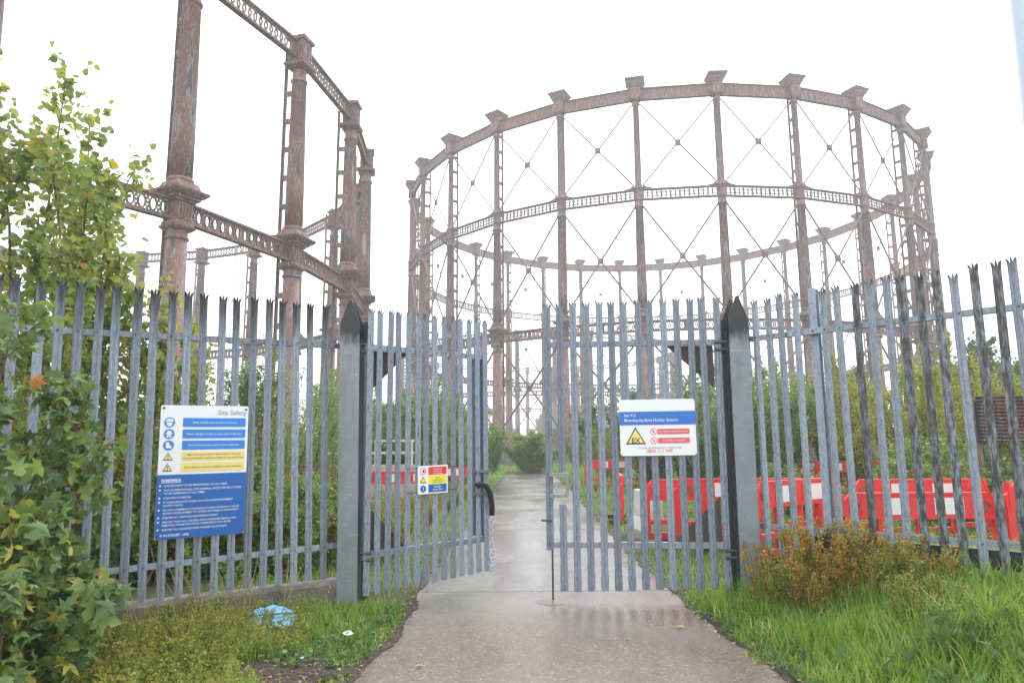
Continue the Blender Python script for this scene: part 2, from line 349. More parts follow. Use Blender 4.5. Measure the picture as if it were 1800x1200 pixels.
# bare soil by the left verge
sp = MB(); n = 26
cen = (-1.62, 5.2)
sp.add([(cen[0]+(.36+.12*math.sin(3*a)+.07*math.sin(7*a))*math.cos(a), cen[1]+(.55+.1*math.cos(4*a))*math.sin(a), float(gz(cen[0]+.4*math.cos(a), cen[1]+.5*math.sin(a)))+.012) for a in np.linspace(0, 2*math.pi, n, False)], [tuple(range(n))])
SOIL = plain("wet_dark_soil", (.038, .029, .022), .8, 0, .6, 45)
tag(sp.build("bare_soil", SOIL), kind="structure")

for sd_, fe in ((-1, eL), (1, eR)):
    ys = np.linspace(2.5, 20, 260); rr = np.random.default_rng(5+sd_)
    wi = .0+.05*np.sin(ys*3.7+sd_)+.03*np.sin(ys*13)+rr.uniform(0, .03, len(ys)); inn = -.01+.04*np.sin(ys*5.3)+rr.uniform(0, .04, len(ys))
    xa = fe(ys)-sd_*np.clip(inn, .0, .1); xb = fe(ys)+sd_*(.03+np.clip(wi, .0, .2)); m = len(ys)
    vs = [(x, y, .0105) for x, y in zip(xa, ys)]+[(x, y, max(.011, float(gz(x, y))+.008)) for x, y in zip(xb, ys)]
    tag(MB().add(vs, [(i, i+1, m+i+1, m+i) if sd_ < 0 else (i, m+i, m+i+1, i+1) for i in range(m-1)]).build("soil_edge", SOIL), kind="structure")
# ------------------------------------------------------------------ gasholders
NCOL = 28; DA = 2*math.pi/NCOL
def sq(mb, steps):       # stacked square frusta: (z, half width)
    for (z0, w0), (z1, w1) in zip(steps[:-1], steps[1:]):
        if z1 > z0: mb.frust(z0, z1, w0, w1)
def girder_mesh(L, z0, z1, style):
    mb = MB(); h = z1-z0; x0 = -L/2
    if style == 'plain':
        mb.box((0, 0, (z0+z1)/2), (L, .10, h-.04)); mb.box((0, 0, z1), (L, .34, .07)); mb.box((0, 0, z0), (L, .34, .07))
        for k in range(8): mb.box((x0+L*(k+.5)/8, 0, (z0+z1)/2), (.05, .16, h-.08))
        return mb.mesh("girder")
    mb.box((0, 0, z1-.05), (L, .30, .10)); mb.box((0, 0, z0+.05), (L, .30, .10))
    mb.box((0, 0, z1-.14), (L, .10, .08)); mb.box((0, 0, z0+.14), (L, .10, .08))
    a, b = z0+.17, z1-.17; zc = (a+b)/2; hh = (b-a)/2
    if style == 'oval':
        n = int(L/.43); p = L/n
        for i in range(n):
            cx = x0+p*(i+.5); mb.ring(cx, zc, p*.42, hh+.02, .065, -.05, .05, 8, math.pi/8)
            if i: mb.box((x0+p*i, 0, zc+hh*.72), (.07, .08, hh*.56)); mb.box((x0+p*i, 0, zc-hh*.72), (.07, .08, hh*.56)); mb.box((x0+p*i, 0, zc), (p*.34, .07, .08))
        mb.box((0, 0, zc), (.30, .08, 2*hh))
    elif style == 'circle':
        n = int(L/.36); p = L/n
        for i in range(n):
            cx = x0+p*(i+.5); mb.ring(cx, zc, p*.86 if 0 < i < n-1 else p*.5, hh+.01, .068, -.03+.012*(i % 2), .03+.012*(i % 2), 12)
    else:
        n = 8; p = L/n
        for i in range(n+1): mb.box((x0+p*i, 0, zc), (.06, .12, 2*hh))
        for i in range(n):
            for q in (.27, .73):
                cx = x0+p*(i+q); mb.ring(cx, zc, .20, .22, .06, -.04, .04, 8, math.pi/8)
                for sx in (-1, 1):
                    for sz in (-1, 1): mb.bar((cx+sx*.12, 0, zc+sz*.14), (cx+sx*p*.25, 0, zc+sz*hh), .036, 4)
            mb.box((x0+p*(i+.5), 0, zc), (.05, .06, 2*hh)); mb.box((x0+p*(i+.5), 0, zc), (p*.2, .05, .06))
    return mb.mesh("girder")
def rail_mesh(z0, z1, y=.82, step=1.55, r=.3):
    mb = MB(); mb.box((0, y, (z0+z1)/2), (.20, .05, z1-z0)); mb.box((0, y-.07, (z0+z1)/2), (.05, .10, z1-z0))
    z = z0+.6
    while z < z1-.2:
        mb.prism([(-.07, z-.16), (.07, z-.10), (.07, z+.10), (-.07, z+.16)], r*.8, y-.05); mb.box((0, y-.05, z), (.26, .06, .12)); z += step
    return mb.mesh("guide_rail")
def fluted(mb, z0, z1, w):
    for k in range(5):
        o = (k-2)*w*.38
        for s_ in (-1, 1):
            mb.box((o, s_*(w+.02), (z0+z1)/2), (w*.16, .05, z1-z0)); mb.box((s_*(w+.02), o, (z0+z1)/2), (.05, w*.16, z1-z0))
def lower_capital(z, k=1.0):      # z = girder top level about 11.8
    mb = MB(); mb.lathe([(z-1.75, .40), (z-1.70, .46), (z-1.62, .46), (z-1.57, .40), (z-1.30, .41)], 18)
    S = lambda st: sq(mb, [(zz, w_*k) for zz, w_ in st])
    S([(z-1.36, .38), (z-1.24, .50), (z-1.16, .52)]); S([(z-1.16, .46), (z-.98, .44)])
    S([(z-.98, .385), (z-.14, .385)]); fluted(mb, z-.92, z-.22, .385*k)
    S([(z-.14, .46), (z-.03, .48)]); S([(z-.03, .58), (z+.09, .60)])
    S([(z+.09, .68), (z+.24, .83), (z+.33, .85)]); S([(z+.33, .70), (z+.40, .68)]); S([(z+.40, .60), (z+.70, .50)])
    mb.lathe([(z+.70, .50), (z+.76, .53), (z+.84, .53), (z+.92, .46)], 18)
    return mb.mesh("capital")
def gasholder(name, cx, cy, R, a0, tiers, label, detail=True, base=2.0):
    g = empty(name, (cx, cy, 0), 0, label, "gasholder")
    mb = MB(); n = 84       # brick tank rim that carries the columns
    for i in range(n):
        a, b = 2*math.pi*i/n, 2*math.pi*(i+1)/n
        ro, ri = R+1.1, R-1.1; P = lambda r, t_, z: (r*math.sin(t_), -r*math.cos(t_), z)
        mb.add([P(ro, a, -.3), P(ro, b, -.3), P(ro, b, base), P(ro, a, base), P(ri, a, base), P(ri, b, base), P(ri, a, -.3), P(ri, b, -.3)], [(0, 1, 2, 3), (3, 2, 5, 4), (4, 5, 7, 6)])
    mb.build("tank_wall", CONC, g)
    zl = 11.8
    sh = MB(); sq(sh, [(base, .85), (base+.35, .85)]); sq(sh, [(base+.35, .74), (base+.6, .64)])
    sh.lathe([(base+.6, .58), (base+.72, .6), (base+.85, .52), (zl-1.75, .40)], 18)
    cap = lower_capital(zl, 1.0 if tiers == 2 else .86)
    top = MB()
    if tiers == 2:
        sh.lathe([(zl+.9, .455), (zl+3, .45), (20.55, .37), (20.6, .43), (20.7, .43), (20.75, .36), (21.3, .36)], 18)
        sq(top, [(21.28, .38), (21.42, .60), (21.55, .62), (21.62, .5)]); sq(top, [(21.62, .42), (22.85, .42)]); sq(top, [(22.85, .5), (22.95, .54), (23.05, .54)])
        fluted(top, 21.75, 22.7, .42)
    else:
        sh.lathe([(zl+.9, .41), (zl+3, .41), (21.4, .33), (21.45, .42), (21.58, .42), (21.62, .36), (22.05, .36), (22.1, .42), (22.2, .38), (23.0, .38), (23.1, .46), (23.2, .40), (23.35, .34), (23.5, .29), (30.6, .25), (30.65, .33), (30.78, .33), (30.85, .27), (31.1, .27)], 18)
        sq(top, [(31.05, .36), (31.2, .44), (32.2, .44)]); sq(top, [(32.2, .50), (32.42, .56)]); sq(top, [(32.42, .62), (32.60, .68), (32.76, .80), (32.86, .84), (32.92, .82)])
        for s_ in (-1, 1): sh.prism([(s_*.38, 23.15), (s_*1.15, 23.12), (s_*.75, 23.22), (s_*.38, 23.5)], -.05, .05)
    shm, topm = sh.mesh("column", True), top.mesh("crown_block")
    shm.polygons.foreach_set("use_smooth", [len(p.vertices) == 4 and p.area > .02 and abs(p.normal.z) < .9 and i >= 12 for i, p in enumerate(shm.polygons)])
    ztop = 21.4 if tiers == 2 else 30.9
    railm = rail_mesh(base+.4, ztop+1.2, .82)
    Lc = 2*R*math.sin(DA/2); Rm = R*math.cos(DA/2)
    gm = [girder_mesh(Lc-.78, zl-.92, zl, 'oval')]
    if tiers == 2: gm += [girder_mesh(Lc-.8, 21.85, 22.85, 'circle')]
    else: gm += [girder_mesh(Lc-.72, 22.1, 23.1, 'panel'), girder_mesh(Lc-.84, 31.1, 32.15, 'plain')]
    braces = []
    if tiers == 3:
        for z0, z1, rr in ((base+1.0, zl-1.5, .095), (zl+1.0, 21.5, .08), (23.4, 30.7, .066)):
            zc = (z0+z1)/2; b1 = MB(); x = Lc/2-.36
            for sx in (-1, 1):
                for zz in (z0, z1): b1.bar((sx*x, -.05, zz), (0, -.05, zc), rr, 5)
            b2 = MB(); b2.box((0, -.05, zc), (.46, .20, .46)); b2.box((0, -.05, zc), (.30, .26, .30))
            braces.append((b1.mesh("cross_brace"), b2.mesh("centre_plate")))
    for k in range(NCOL):
        a = a0+k*DA; p = (R*math.sin(a), -R*math.cos(a), 0)
        c = link("column", shm, RUST, g, p, (0, 0, a)); link("capital", cap, RUST, c); link("crown_block", topm, RUST, c); link("guide_rail", railm, RUST, c)
        am = a+DA/2; q = (Rm*math.sin(am), -Rm*math.cos(am), 0)
        for m in gm: link("girder", m, RUST, g, q, (0, 0, am))
        for b1, b2 in braces:
            o = link("cross_brace", b1, RUST, g, q, (0, 0, am)); link("centre_plate", b2, RUST, o)
    return g
HR = 30.5
hold_r = gasholder("gasholder", .592*HR, 2.836*HR, HR, -.015, 3, "tall three tier rusty gasholder frame with cross bracing behind the gate")
hold_l = gasholder("gasholder", -41.89, 42.9, 31.9, 1.08, 2, "two tier red brown gasholder frame with wide capitals behind the left fence")
hold_f = gasholder("gasholder", 6.0, 160.0, 31.0, .06, 2, "pale distant gasholder frame seen through the legs of the tall one")
st = MB()
for k in range(NCOL):
    a = -.015+(k+.5)*DA
    for j in range(6):
        o = (j-2.5)*1.05; r = HR*math.cos(DA/2)
        st.bar((r*math.sin(a)+o*math.cos(a), -r*math.cos(a)+o*math.sin(a), 32.15), (r*math.sin(a)+o*math.cos(a), -r*math.cos(a)+o*math.sin(a), 33.25), .022, 4)
tag(st.build("stanchions", RUST, hold_r), kind="stuff")
ld = MB(); la = 2.72
lp = Vector((31.2*math.sin(la), -31.2*math.cos(la), 0))
for s_ in (-.28, .28): ld.bar(lp+Vector((s_, 0, 2)), lp+Vector((s_+.5, 0, 22.4)), .04, 4)
for k in range(40): ld.bar(lp+Vector((-.28+k*.0125, 0, 2.3+k*.5)), lp+Vector((.28+k*.0125, 0, 2.3+k*.5)), .03, 4)
ld.build("ladder", RUST, hold_l)

# ------------------------------------------------------------------ palisade fencing
def pale_mesh(name, zb, zt, mat, width=.072, foot=False, prongs=True):
    W = width/2; prof = [(-W, .016), (-W*.62, 0), (-W*.30, .001), (0, -.013), (W*.30, .001), (W*.62, 0), (W, .016)]; th = .0035
    mb = MB(); n = 7; zs = zt-.075
    def strip(zA, zB, idx, bulge=0):
        vs = []
        for z in (zA, zB):
            for s_ in (0, 1): vs += [(prof[i][0]*(1+bulge), prof[i][1]-bulge*.05+s_*th, z) for i in idx]
        m = len(idx); fs = []
        for i in range(m-1): fs += [(i, i+1, 2*m+i+1, 2*m+i), (m+i+1, m+i, 3*m+i, 3*m+i+1)]
        fs += [(0, 2*m, 3*m, m), (m-1, 2*m-1, 4*m-1, 3*m-1), tuple(range(m))+tuple(range(2*m-1, m-1, -1)), tuple(range(2*m, 3*m))+tuple(range(4*m-1, 3*m-1, -1))]
        mb.add(vs, fs)
    strip(zb, zs, range(n))
    if foot: strip(zb+.02, zb+.16, range(n), .10)
    if prongs:
        for idx, tip, mid in (((0, 1, 2), (-W*1.22, -.040, zt-.026), (-W*1.05, -.012, zs+.05)), ((2, 3, 4), (0, -.020, zt), None), ((4, 5, 6), (W*1.22, -.040, zt-.026), (W*1.05, -.012, zs+.05))):
            vs = [(prof[i][0], prof[i][1]+s_*th, zs) for s_ in (0, 1) for i in idx]
            cx = sum(prof[i][0] for i in idx)/3
            m2 = [(cx+(prof[i][0]-cx)*.95+tip[0]*.10, prof[i][1]+s_*th-.008*(abs(tip[0]) > 0), zs+.030) for s_ in (0, 1) for i in idx]
            vs += m2+[tip]
            fs = [(0, 1, 7, 6), (1, 2, 8, 7), (4, 3, 9, 10), (5, 4, 10, 11), (3, 0, 6, 9), (2, 5, 11, 8), (6, 7, 12), (7, 8, 12), (10, 9, 12), (11, 10, 12), (9, 6, 12), (8, 11, 12)]
            mb.add(vs, fs)
    me = mb.mesh(name); me.materials.append(mat); return me
def ibeam_post(mb, h, w=.075, d=.075):
    mb.box((0, -d/2, h/2), (w, .008, h)); mb.box((0, d/2, h/2), (w, .008, h)); mb.box((0, 0, h/2), (.008, d-.008, h))
def frame_rot(parent_loc, ux, uy):      # rz so that local +x points along (ux,uy)
    return math.atan2(uy, ux)
# left run: local +x runs from the far left end towards the gate, -y faces the viewer
LF_P0 = Vector((-1.953, 7.5, 0)); LF_D = Vector((-.819, -.574, 0)); NLP = 22; LSP = .152
lf_rz = math.atan2(.574, .819)
lf = empty("palisade_fence", LF_P0, lf_rz, "grey palisade fence with blackened spikes on the concrete plinth left of the gate", "fence")
lf.rotation_euler = (0, R_(-1.3), lf_rz)
pm = pale_mesh("pale", .27, 3.165, GALV_L)
for i in range(NLP):
    if i == 17: continue
    o = link("pale", pm, None, lf, (-i*LSP, 0, random.uniform(-.012, .012)), (R_(random.uniform(-.5, .5)), R_(random.uniform(-.35, .35)), R_(random.uniform(-4, 4))))
mb = MB(); ibeam_post(mb, 3.1); mb.build("fence_post", GALV_L, lf, loc=(-17*LSP+.02, .12, 0))
def rail(parent, x0, x1, z, mat, y=.035, h=.055):
    mb = MB(); mb.box(((x0+x1)/2, y, z), (x1-x0, .008, h)); mb.box(((x0+x1)/2, y+.025, z-h/2+.004), (x1-x0, .05, .008)); return mb.build("rail", mat, parent)
def bolts(parent, xs, zs, y=-.012, r=.009):
    mb = MB()
    for x in xs:
        for z in zs: mb.lathe([(0, r), (.008, r*.9), (.014, r*.4)], 6); 
    # lathe stands along z; rebuild as short bars facing the viewer
    mb = MB()
    for x in xs:
        for z in zs: mb.bar((x, y+.012, z), (x, y-.006, z), r, 6, r*.7)
    return tag(mb.build("bolts", DARKM, parent), kind="stuff")
for z in (2.70, .585):
    rail(lf, -NLP*LSP, .17, z, GALV_L)
mb = MB(); mb.box((-16.9*LSP, .02, 2.70), (.42, .01, .062)); mb.build("fish_plate", GALV, lf)
bolts(lf, [-i*LSP for i in range(NLP) if i != 17], (2.70, .585), -.012)
bolts(lf, [-16.4*LSP, -17.5*LSP, .12], (2.70,), .012, .014)
# concrete plinth beneath it
mb = MB(); Lk = 3.7; nk = 40
xs = np.linspace(-Lk, .26, nk); vs = []
for x in xs:
    e = .008*math.sin(x*9)+.006*math.sin(x*23)
    vs += [(x, -.13+e, -.15), (x, -.125+e, .225), (x, -.105+e, .25+e*.5), (x, .12, .25+e*.5), (x, .12, -.15)]
fs = [(i*5+j, (i+1)*5+j, (i+1)*5+j+1, i*5+j+1) for i in range(nk-1) for j in range(4)]+[(4, 3, 2, 1, 0), tuple((nk-1)*5+j for j in range(5))]
pl = mb.add(vs, fs).build("concrete_plinth", CONC, None, False, LF_P0, (0, 0, lf_rz))
tag(pl, "low stained concrete plinth wall under the left fence", "plinth")
# right run
RF_P0 = Vector((2.637, 7.5, 0)); RSP = .147; NRP = 19; rf_rz = math.atan2(-.707, .707)
rf = empty("palisade_fence", RF_P0, rf_rz, "palisade fence with some algae-darkened pales in front of the red barriers", "fence")
pr_g = pale_mesh("pale", .50, 3.20, GALV_B); pr_d = pale_mesh("pale", .50, 3.20, MOSSY)
DARKS = {7, 10, 11, 12, 14, 15, 17}
for i in range(NRP):
    if i == 4: continue
    link("pale", pr_d if i in DARKS else pr_g, None, rf, (i*RSP, 0, random.uniform(-.015, .015)-(.05 if i == 13 else 0)), (R_(random.uniform(-.5, .5)), R_(random.uniform(-.4, .4)), R_(random.uniform(-4, 4))))
mb = MB(); ibeam_post(mb, 3.16); mb.build("fence_post", GALV, rf, loc=(4*RSP+.01, .12, .05))
for z in (2.75, .76): rail(rf, -.12, NRP*RSP, z, GALV_B)
mb = MB(); mb.box((4*RSP-.03, .02, 2.75), (.40, .01, .062)); mb.build("fish_plate", GALV, rf)
bolts(rf, [i*RSP for i in range(NRP) if i != 4], (2.75, .76), -.012)
bolts(rf, [4*RSP-.16, 4*RSP+.02, -.08], (2.75,), .010, .014)
mb = MB(); mb.box((8.5*RSP+.6, .06, .62), (2.9, .012, .15)); mb.box((8.5*RSP+.6, .085, .70), (2.9, .05, .012))
for k in range(60): mb.box((8.5*RSP+.6-1.4+k*.047, .0515, .60+.05*(k % 2)), (.018, .006, .012))
mb.build("kick_board", plain("black_perforated_strip", (.02, .02, .021), .5, 0, .5, 40), rf)

# ------------------------------------------------------------------ gate posts
def gate_post(loc, rz, h, w, d, label, lean=0):
    g = empty("gate_post", loc, rz, label, "gate post"); g.rotation_euler = (0, R_(lean), rz)
    sh = .25; hw = w/2
    poly = [(-hw, -.1), (hw, -.1), (hw, h-sh), (hw*.12, h), (-hw*.12, h), (-hw, h-sh)]
    MB().prism(poly, 0, .012).build("front_flange", POST, g)
    poly2 = [(x*.98, z-.0) for x, z in poly]
    MB().prism(poly2, d-.012, d).build("rear_flange", POST, g)
    MB().box((0, d/2, (h-.1-sh)/2), (.012, d-.028, h-sh)).build("web", DARKM, g)  # dark colour paints the shade in the hollow between the flanges
    return g
gpl = gate_post((-1.70, 7.44, 0), R_(-1), 3.18, .21, .22, "galvanised steel gatepost with blackened pointed top left of the open gateway", -.9)
gpr = gate_post((2.43, 7.44, 0), R_(3), 3.20, .218, .22, "stout galvanised gatepost with dark pointed top at the right gate leaf", .2)
for g, xs in ((gpl, 1), (gpr, -1)):
    mb = MB(); mb.box((xs*.155, .10, 1.5), (.05, .05, 2.9)); mb.build("hinge_bar", BLACK, g)  # bar's black colour stands for its shadow side
    for z in (2.62, 2.70, .45, .52): MB().bar((xs*.12, .06, z), (xs*.24, .06, z), .018, 8).build("hinge_bolt", DARKM, g)

# ------------------------------------------------------------------ gate leaves
def gate_leaf(label, loc, rz, npale, sp, zt, zb, z_top, z_bot, free_end_first, jm):
    """local x from first to last pale; -y faces outside"""
    g = empty("gate_leaf", loc, rz, label, "gate"); Lg = (npale-1)*sp
    full = pale_mesh("pale", zb, zt, GALV, .074, True); short = pale_mesh("pale", z_bot-.05, zt, GALV, .078)
    ps_up = pale_mesh("pale", 1.32, zt, GALV, .074); ps_lo = pale_mesh("pale", zb, 1.06, GALV, .074, True, False)
    for i in range(npale):
        x = i*sp; jit = (x, 0, jm*i+random.uniform(-.006, .006)); rot = (R_(random.uniform(-.3, .3)), R_(random.uniform(-.25, .25)), R_(random.uniform(-3, 3)))
        if free_end_first and i == 0: link("pale", short, None, g, jit, rot)
        elif free_end_first and i == 1: link("pale", ps_up, None, g, jit, rot); link("pale", ps_lo, None, g, jit, rot)
        else: link("pale", full, None, g, jit, rot)
    e0 = -.035; e1 = Lg+.04
    for z, nm in ((z_top, "top_rail"), (z_bot, "bottom_rail")):
        mb = MB(); mb.box(((e0+e1)/2, .052, z), (e1-e0, .055, .06)); mb.build(nm, GALV, g)
    for x, nm, ww in ((e0+.03, "closing_stile" if free_end_first else "hinge_stile", .06), (e1-.03, "hinge_stile" if free_end_first else "closing_stile", .06)):
        mb = MB(); mb.box((x, .054, (z_top+z_bot)/2), (ww, .058, z_top-z_bot-.062)); mb.build(nm, GALV, g)
    hx = Lg-.03 if free_end_first else .03; s_ = -1 if free_end_first else 1
    mb = MB(); mb.prism([(hx, z_top-.03), (hx+s_*.50, z_top-.03), (hx, z_top-.50)], .088, .094); mb.build("upper_gusset", BROWN, g)
    mb = MB(); mb.prism([(hx, z_bot+.03), (hx, z_bot+.50), (hx+s_*.50, z_bot+.03)], .088, .094); mb.build("lower_gusset", BROWN, g)
    bolts(g, [i*sp for i in range(npale)], (z_top, z_bot), -.014, .006)
    return g
GR0 = Vector((.39, 7.63, 0)); GRR = R_(-4)
gr = gate_leaf("right palisade gate leaf carrying the blue and white station sign", GR0, GRR, 14, .141, 3.19, .10, 2.71, .57, True, .003)
mb = MB(); mb.box((.10, .0, 1.30), (.20, .07, .035)); mb.box((.19, .0, 1.19), (.035, .07, .185)); mb.box((.10, .0, 1.08), (.20, .07, .035)); mb.build("latch_box", plain("dull_steel", (.27, .26, .255), .6, .2, .3, 20), gr)
mb = MB(); mb.bar((.02, .03, .52), (.02, .03, .015), .011, 8); mb.build("drop_bolt", DARKM, gr); MB().bar((-.09, -.02, .83), (.02, 0, .82), .012, 6).build("bolt_handle", DARKM, gr)
GL0 = Vector((-1.51, 7.5, 0)); GLR = R_(42)
gl = gate_leaf("left palisade gate leaf swung open towards the path", GL0, GLR, 14, .125, 3.12, .10, 2.68, .50, False, .003)
gl.rotation_euler = (0, R_(-.5), GLR)
LATM = plain("dull_steel_plate", (.2, .195, .19), .6, .2, .3, 20)
for zz_ in (1.30, 1.04): MB().box((13*.125-.09, .0, zz_), (.20, .07, .03)).build("latch_bar", LATM, gl)
if 0: mb.build("latch_box", plain("dull_steel_plate", (.27, .26, .255), .6, .2, .3, 20), gl)
mb = MB(); mb.box((13*.125-.08, .09, 1.6), (.15, .006, 2.1)); mb.build("closing_plate", GALV, gl)
# chain with its black sleeve over the end of the left leaf
ux, uy = math.cos(GLR), math.sin(GLR)
def on_gl(x, y, z): return Vector((GL0.x+x*ux-y*uy, GL0.y+x*uy+y*ux, z))
ch = empty("security_chain", on_gl(1.6, -.05, 1.1), 0, "hanging security chain in a black sleeve at the end of the left gate leaf", "chain"); o0 = ch.location.copy()
pts = [on_gl(1.42, -.03, 1.14), on_gl(1.46, -.06, 1.17), on_gl(1.53, -.08, 1.15), on_gl(1.59, -.085, 1.06), on_gl(1.62, -.08, .92), on_gl(1.625, -.075, .80)]
MB().tube([p-o0 for p in pts], .034, 9).build("sleeve", BLACK, ch, True)
mb = MB(); z = .78; k = 0
while z > .14:
    c = on_gl(1.625+.012*math.sin(k*.9), -.075, z)-o0; dirx = Vector((ux, uy, 0)) if k % 2 else Vector((-uy, ux, 0))
    mb.tube([c+dirx*.016*math.cos(t_)+Vector((0, 0, .030*math.sin(t_))) for t_ in np.linspace(0, 2*math.pi, 8, False)], .0055, 4, True); z -= .046; k += 1
mb.build("chain_links", plain("bright_chain", (.5, .5, .5), .35, .7, .1), ch)

# ------------------------------------------------------------------ signs
TXT = []
def text(parent, s_, x, z, h, mat, align='LEFT', maxw=None, bold=0.0, y=-.0048):
    cu = bpy.data.curves.new("lettering", 'FONT'); cu.body = s_; cu.size = h*1.35; cu.align_x = align; cu.offset = bold*h; cu.resolution_u = 2
    o = bpy.data.objects.new("lettering_curve", cu); COL.objects.link(o); TXT.append((o, parent, x, z, mat, maxw, y))
def flush_text():
    dg = bpy.context.evaluated_depsgraph_get()
    for o, parent, x, z, mat, maxw, y in TXT:
        me = bpy.data.meshes.new_from_object(o.evaluated_get(dg)); me.name = "lettering"; me.materials.clear(); me.materials.append(mat)
        co = np.zeros(len(me.vertices)*3, np.float32); me.vertices.foreach_get("co", co); co = co.reshape(-1, 3)
        k = 1.0
        if maxw and len(co) and (co[:, 0].max()-co[:, 0].min()) > maxw: k = maxw/(co[:, 0].max()-co[:, 0].min())
        nv = np.stack([co[:, 0]*k, co[:, 2]*0, co[:, 1]], -1).astype(np.float32)
        me.vertices.foreach_set("co", nv.ravel()); me.update()
        link("lettering", me, mat, parent, (x, y, z))
        cu = o.data; bpy.data.objects.remove(o); bpy.data.curves.remove(cu)
    TXT.clear()
def rrect(w_, h_, r, cx=0, cz=0, n=4):
    pts = []
    for sx, sz, a in ((1, -1, -90), (1, 1, 0), (-1, 1, 90), (-1, -1, 180)):
        for k in range(n+1):
            t_ = R_(a+90*k/n); pts.append((cx+sx*(w_/2-r)+r*math.cos(t_), cz+sz*(h_/2-r)+r*math.sin(t_)))
    return pts
def panel(parent, name, poly, mat, y0=-.003, y1=.0005): return MB().prism(poly, y0, y1).build(name, mat, parent)
def disc(parent, name, cx, cz, r, mat, y0=-.003): return panel(parent, name, [(cx+r*math.cos(t_), cz+r*math.sin(t_)) for t_ in np.linspace(0, 2*math.pi, 20, False)], mat, y0)
def tri(cx, cz, a): return [(cx-a, cz-a*.80), (cx+a, cz-a*.80), (cx, cz+a*.94)]
def warn(parent, cx, cz, a, mat=None):
    panel(parent, "pictogram", tri(cx, cz, a), SIGN_BL, -.003); panel(parent, "pictogram", tri(cx, cz-.01*a, a*.76), mat or SIGN_Y, -.0038)
# --- site safety board on the left fence
dirR = -LF_D; nrm = Vector((dirR.y, -dirR.x, 0))
sc_ = LF_P0+LF_D*(8.02*LSP); sc_ += nrm*.024
s1 = empty("safety_sign", (sc_.x-.010, sc_.y, 1.40), lf_rz, "tall white and blue safety notice board on the left fence", "sign"); s1.rotation_euler = (0, R_(-.6), lf_rz)
SW, SH = .79, 1.225
MB().prism(rrect(SW, SH, .018), 0, .004).build("board", SIGN_W, s1)
zsplit = .02
def zt1(f): return SH/2-f*SH          # fraction from top
panel(s1, "blue_panel", [(-SW/2+.001, -SH/2+.02), (-SW/2+.02, -SH/2+.001), (SW/2-.02, -SH/2+.001), (SW/2-.001, -SH/2+.02), (SW/2-.001, zt1(.525)), (-SW/2+.001, zt1(.525))], SIGN_B)
text(s1, "Site Safety", .375, zt1(.070), .048, SIGN_GR, 'RIGHT')
rows = [(.131, SIGN_LB, ["Safety helmets must be worn in this area"], SIGN_W), (.219, SIGN_LB, ["Flame retardant overalls must be worn in this area"], SIGN_W), (.305, SIGN_LB, ["Protective footwear must be worn in this area"], SIGN_W),
        (.390, SIGN_Y, ["High noise levels may be experienced on this site", "Hearing protection must be available for use at all times"], SIGN_BL), (.472, SIGN_Y, ["Eye protection must be available for use at all times"], SIGN_BL)]
for k, (f, m, ls, tm) in enumerate(rows):
    panel(s1, "row_panel", rrect(.57, .085, .01, .085, zt1(f)), m)
    for j, t_ in enumerate(ls):
        text(s1, t_, .085, zt1(f)-.009+(.018 if len(ls) > 1 else 0)-j*.034, .018, tm, 'CENTER', .55, .006 if tm is SIGN_W else .0)
    if m is SIGN_LB:
        disc(s1, "pictogram", -.315, zt1(f), .047, SIGN_LB)
        if k == 0:
            panel(s1, "pictogram", [(-.315+.034*math.cos(t_), zt1(f)+.006+.03*math.sin(t_)) for t_ in np.linspace(0, math.pi, 9)], SIGN_W, -.0038)
            panel(s1, "pictogram", [(-.315+.026*math.cos(t_), zt1(f)-.002+.034*math.sin(t_)) for t_ in np.linspace(math.pi, 2*math.pi, 9)], SIGN_W, -.0039)
        elif k == 1: panel(s1, "pictogram", [(-.335, zt1(f)-.034), (-.322, zt1(f)-.034), (-.315, zt1(f)-.006), (-.308, zt1(f)-.034), (-.295, zt1(f)-.034), (-.302, zt1(f)+.012), (-.290, zt1(f)-.008), (-.286, zt1(f)-.002), (-.302, zt1(f)+.030), (-.328, zt1(f)+.030), (-.344, zt1(f)-.002), (-.340, zt1(f)-.008), (-.328, zt1(f)+.012)], SIGN_W, -.0038)
        else: panel(s1, "pictogram", [(-.337, zt1(f)-.026), (-.287, zt1(f)-.026), (-.289, zt1(f)-.010), (-.308, zt1(f)+.004), (-.312, zt1(f)+.028), (-.337, zt1(f)+.028)], SIGN_W, -.0038)
    else:
        warn(s1, -.315, zt1(f), .042); text(s1, "!", -.315, zt1(f)-.024, .042, SIGN_BL, 'CENTER', None, .02, -.0050)
text(s1, "REMEMBER", -.36, zt1(.577), .026, SIGN_W, 'LEFT', None, .02)
panel(s1, "underline", [(-.36, zt1(.585)), (-.19, zt1(.585)), (-.19, zt1(.581)), (-.36, zt1(.581))], SIGN_W, -.0046)
bl = [(.613, ["SITE SECURITY TO BE MAINTAINED AT ALL TIMES"]), (.645, ["SCO & OPERATIONAL SITE GENERAL SAFETY INSTRUCTIONS", "TO BE OBSERVED AT ALL TIMES"]), (.703, ["SIGN SITE LOGBOOK"]), (.735, ["IF CARRYING OUT WORK ON LIVE PLANT/EQUIPMENT", "NOTIFY GNCC"]),
      (.792, ["DO NOT COMMENCE SCHEDULED WORK WITHOUT A VALID", "WORK ORDER, PERMIT TO WORK OR FORM OF AUTHORITY"]), (.848, ["ENSURE ALL VEHICLES ARE PARKED SAFELY"]), (.880, ["ENSURE THAT ALL UNUSED AND WASTE MATERIALS ARE", "REMOVED FROM SITE UPON COMPLETION OF WORK"]), (.936, ["REPORT ALL HAZARDS AND UNSAFE SITUATIONS"])]
wid = [.56, .69, .25, .61, .67, .54, .66, .57]
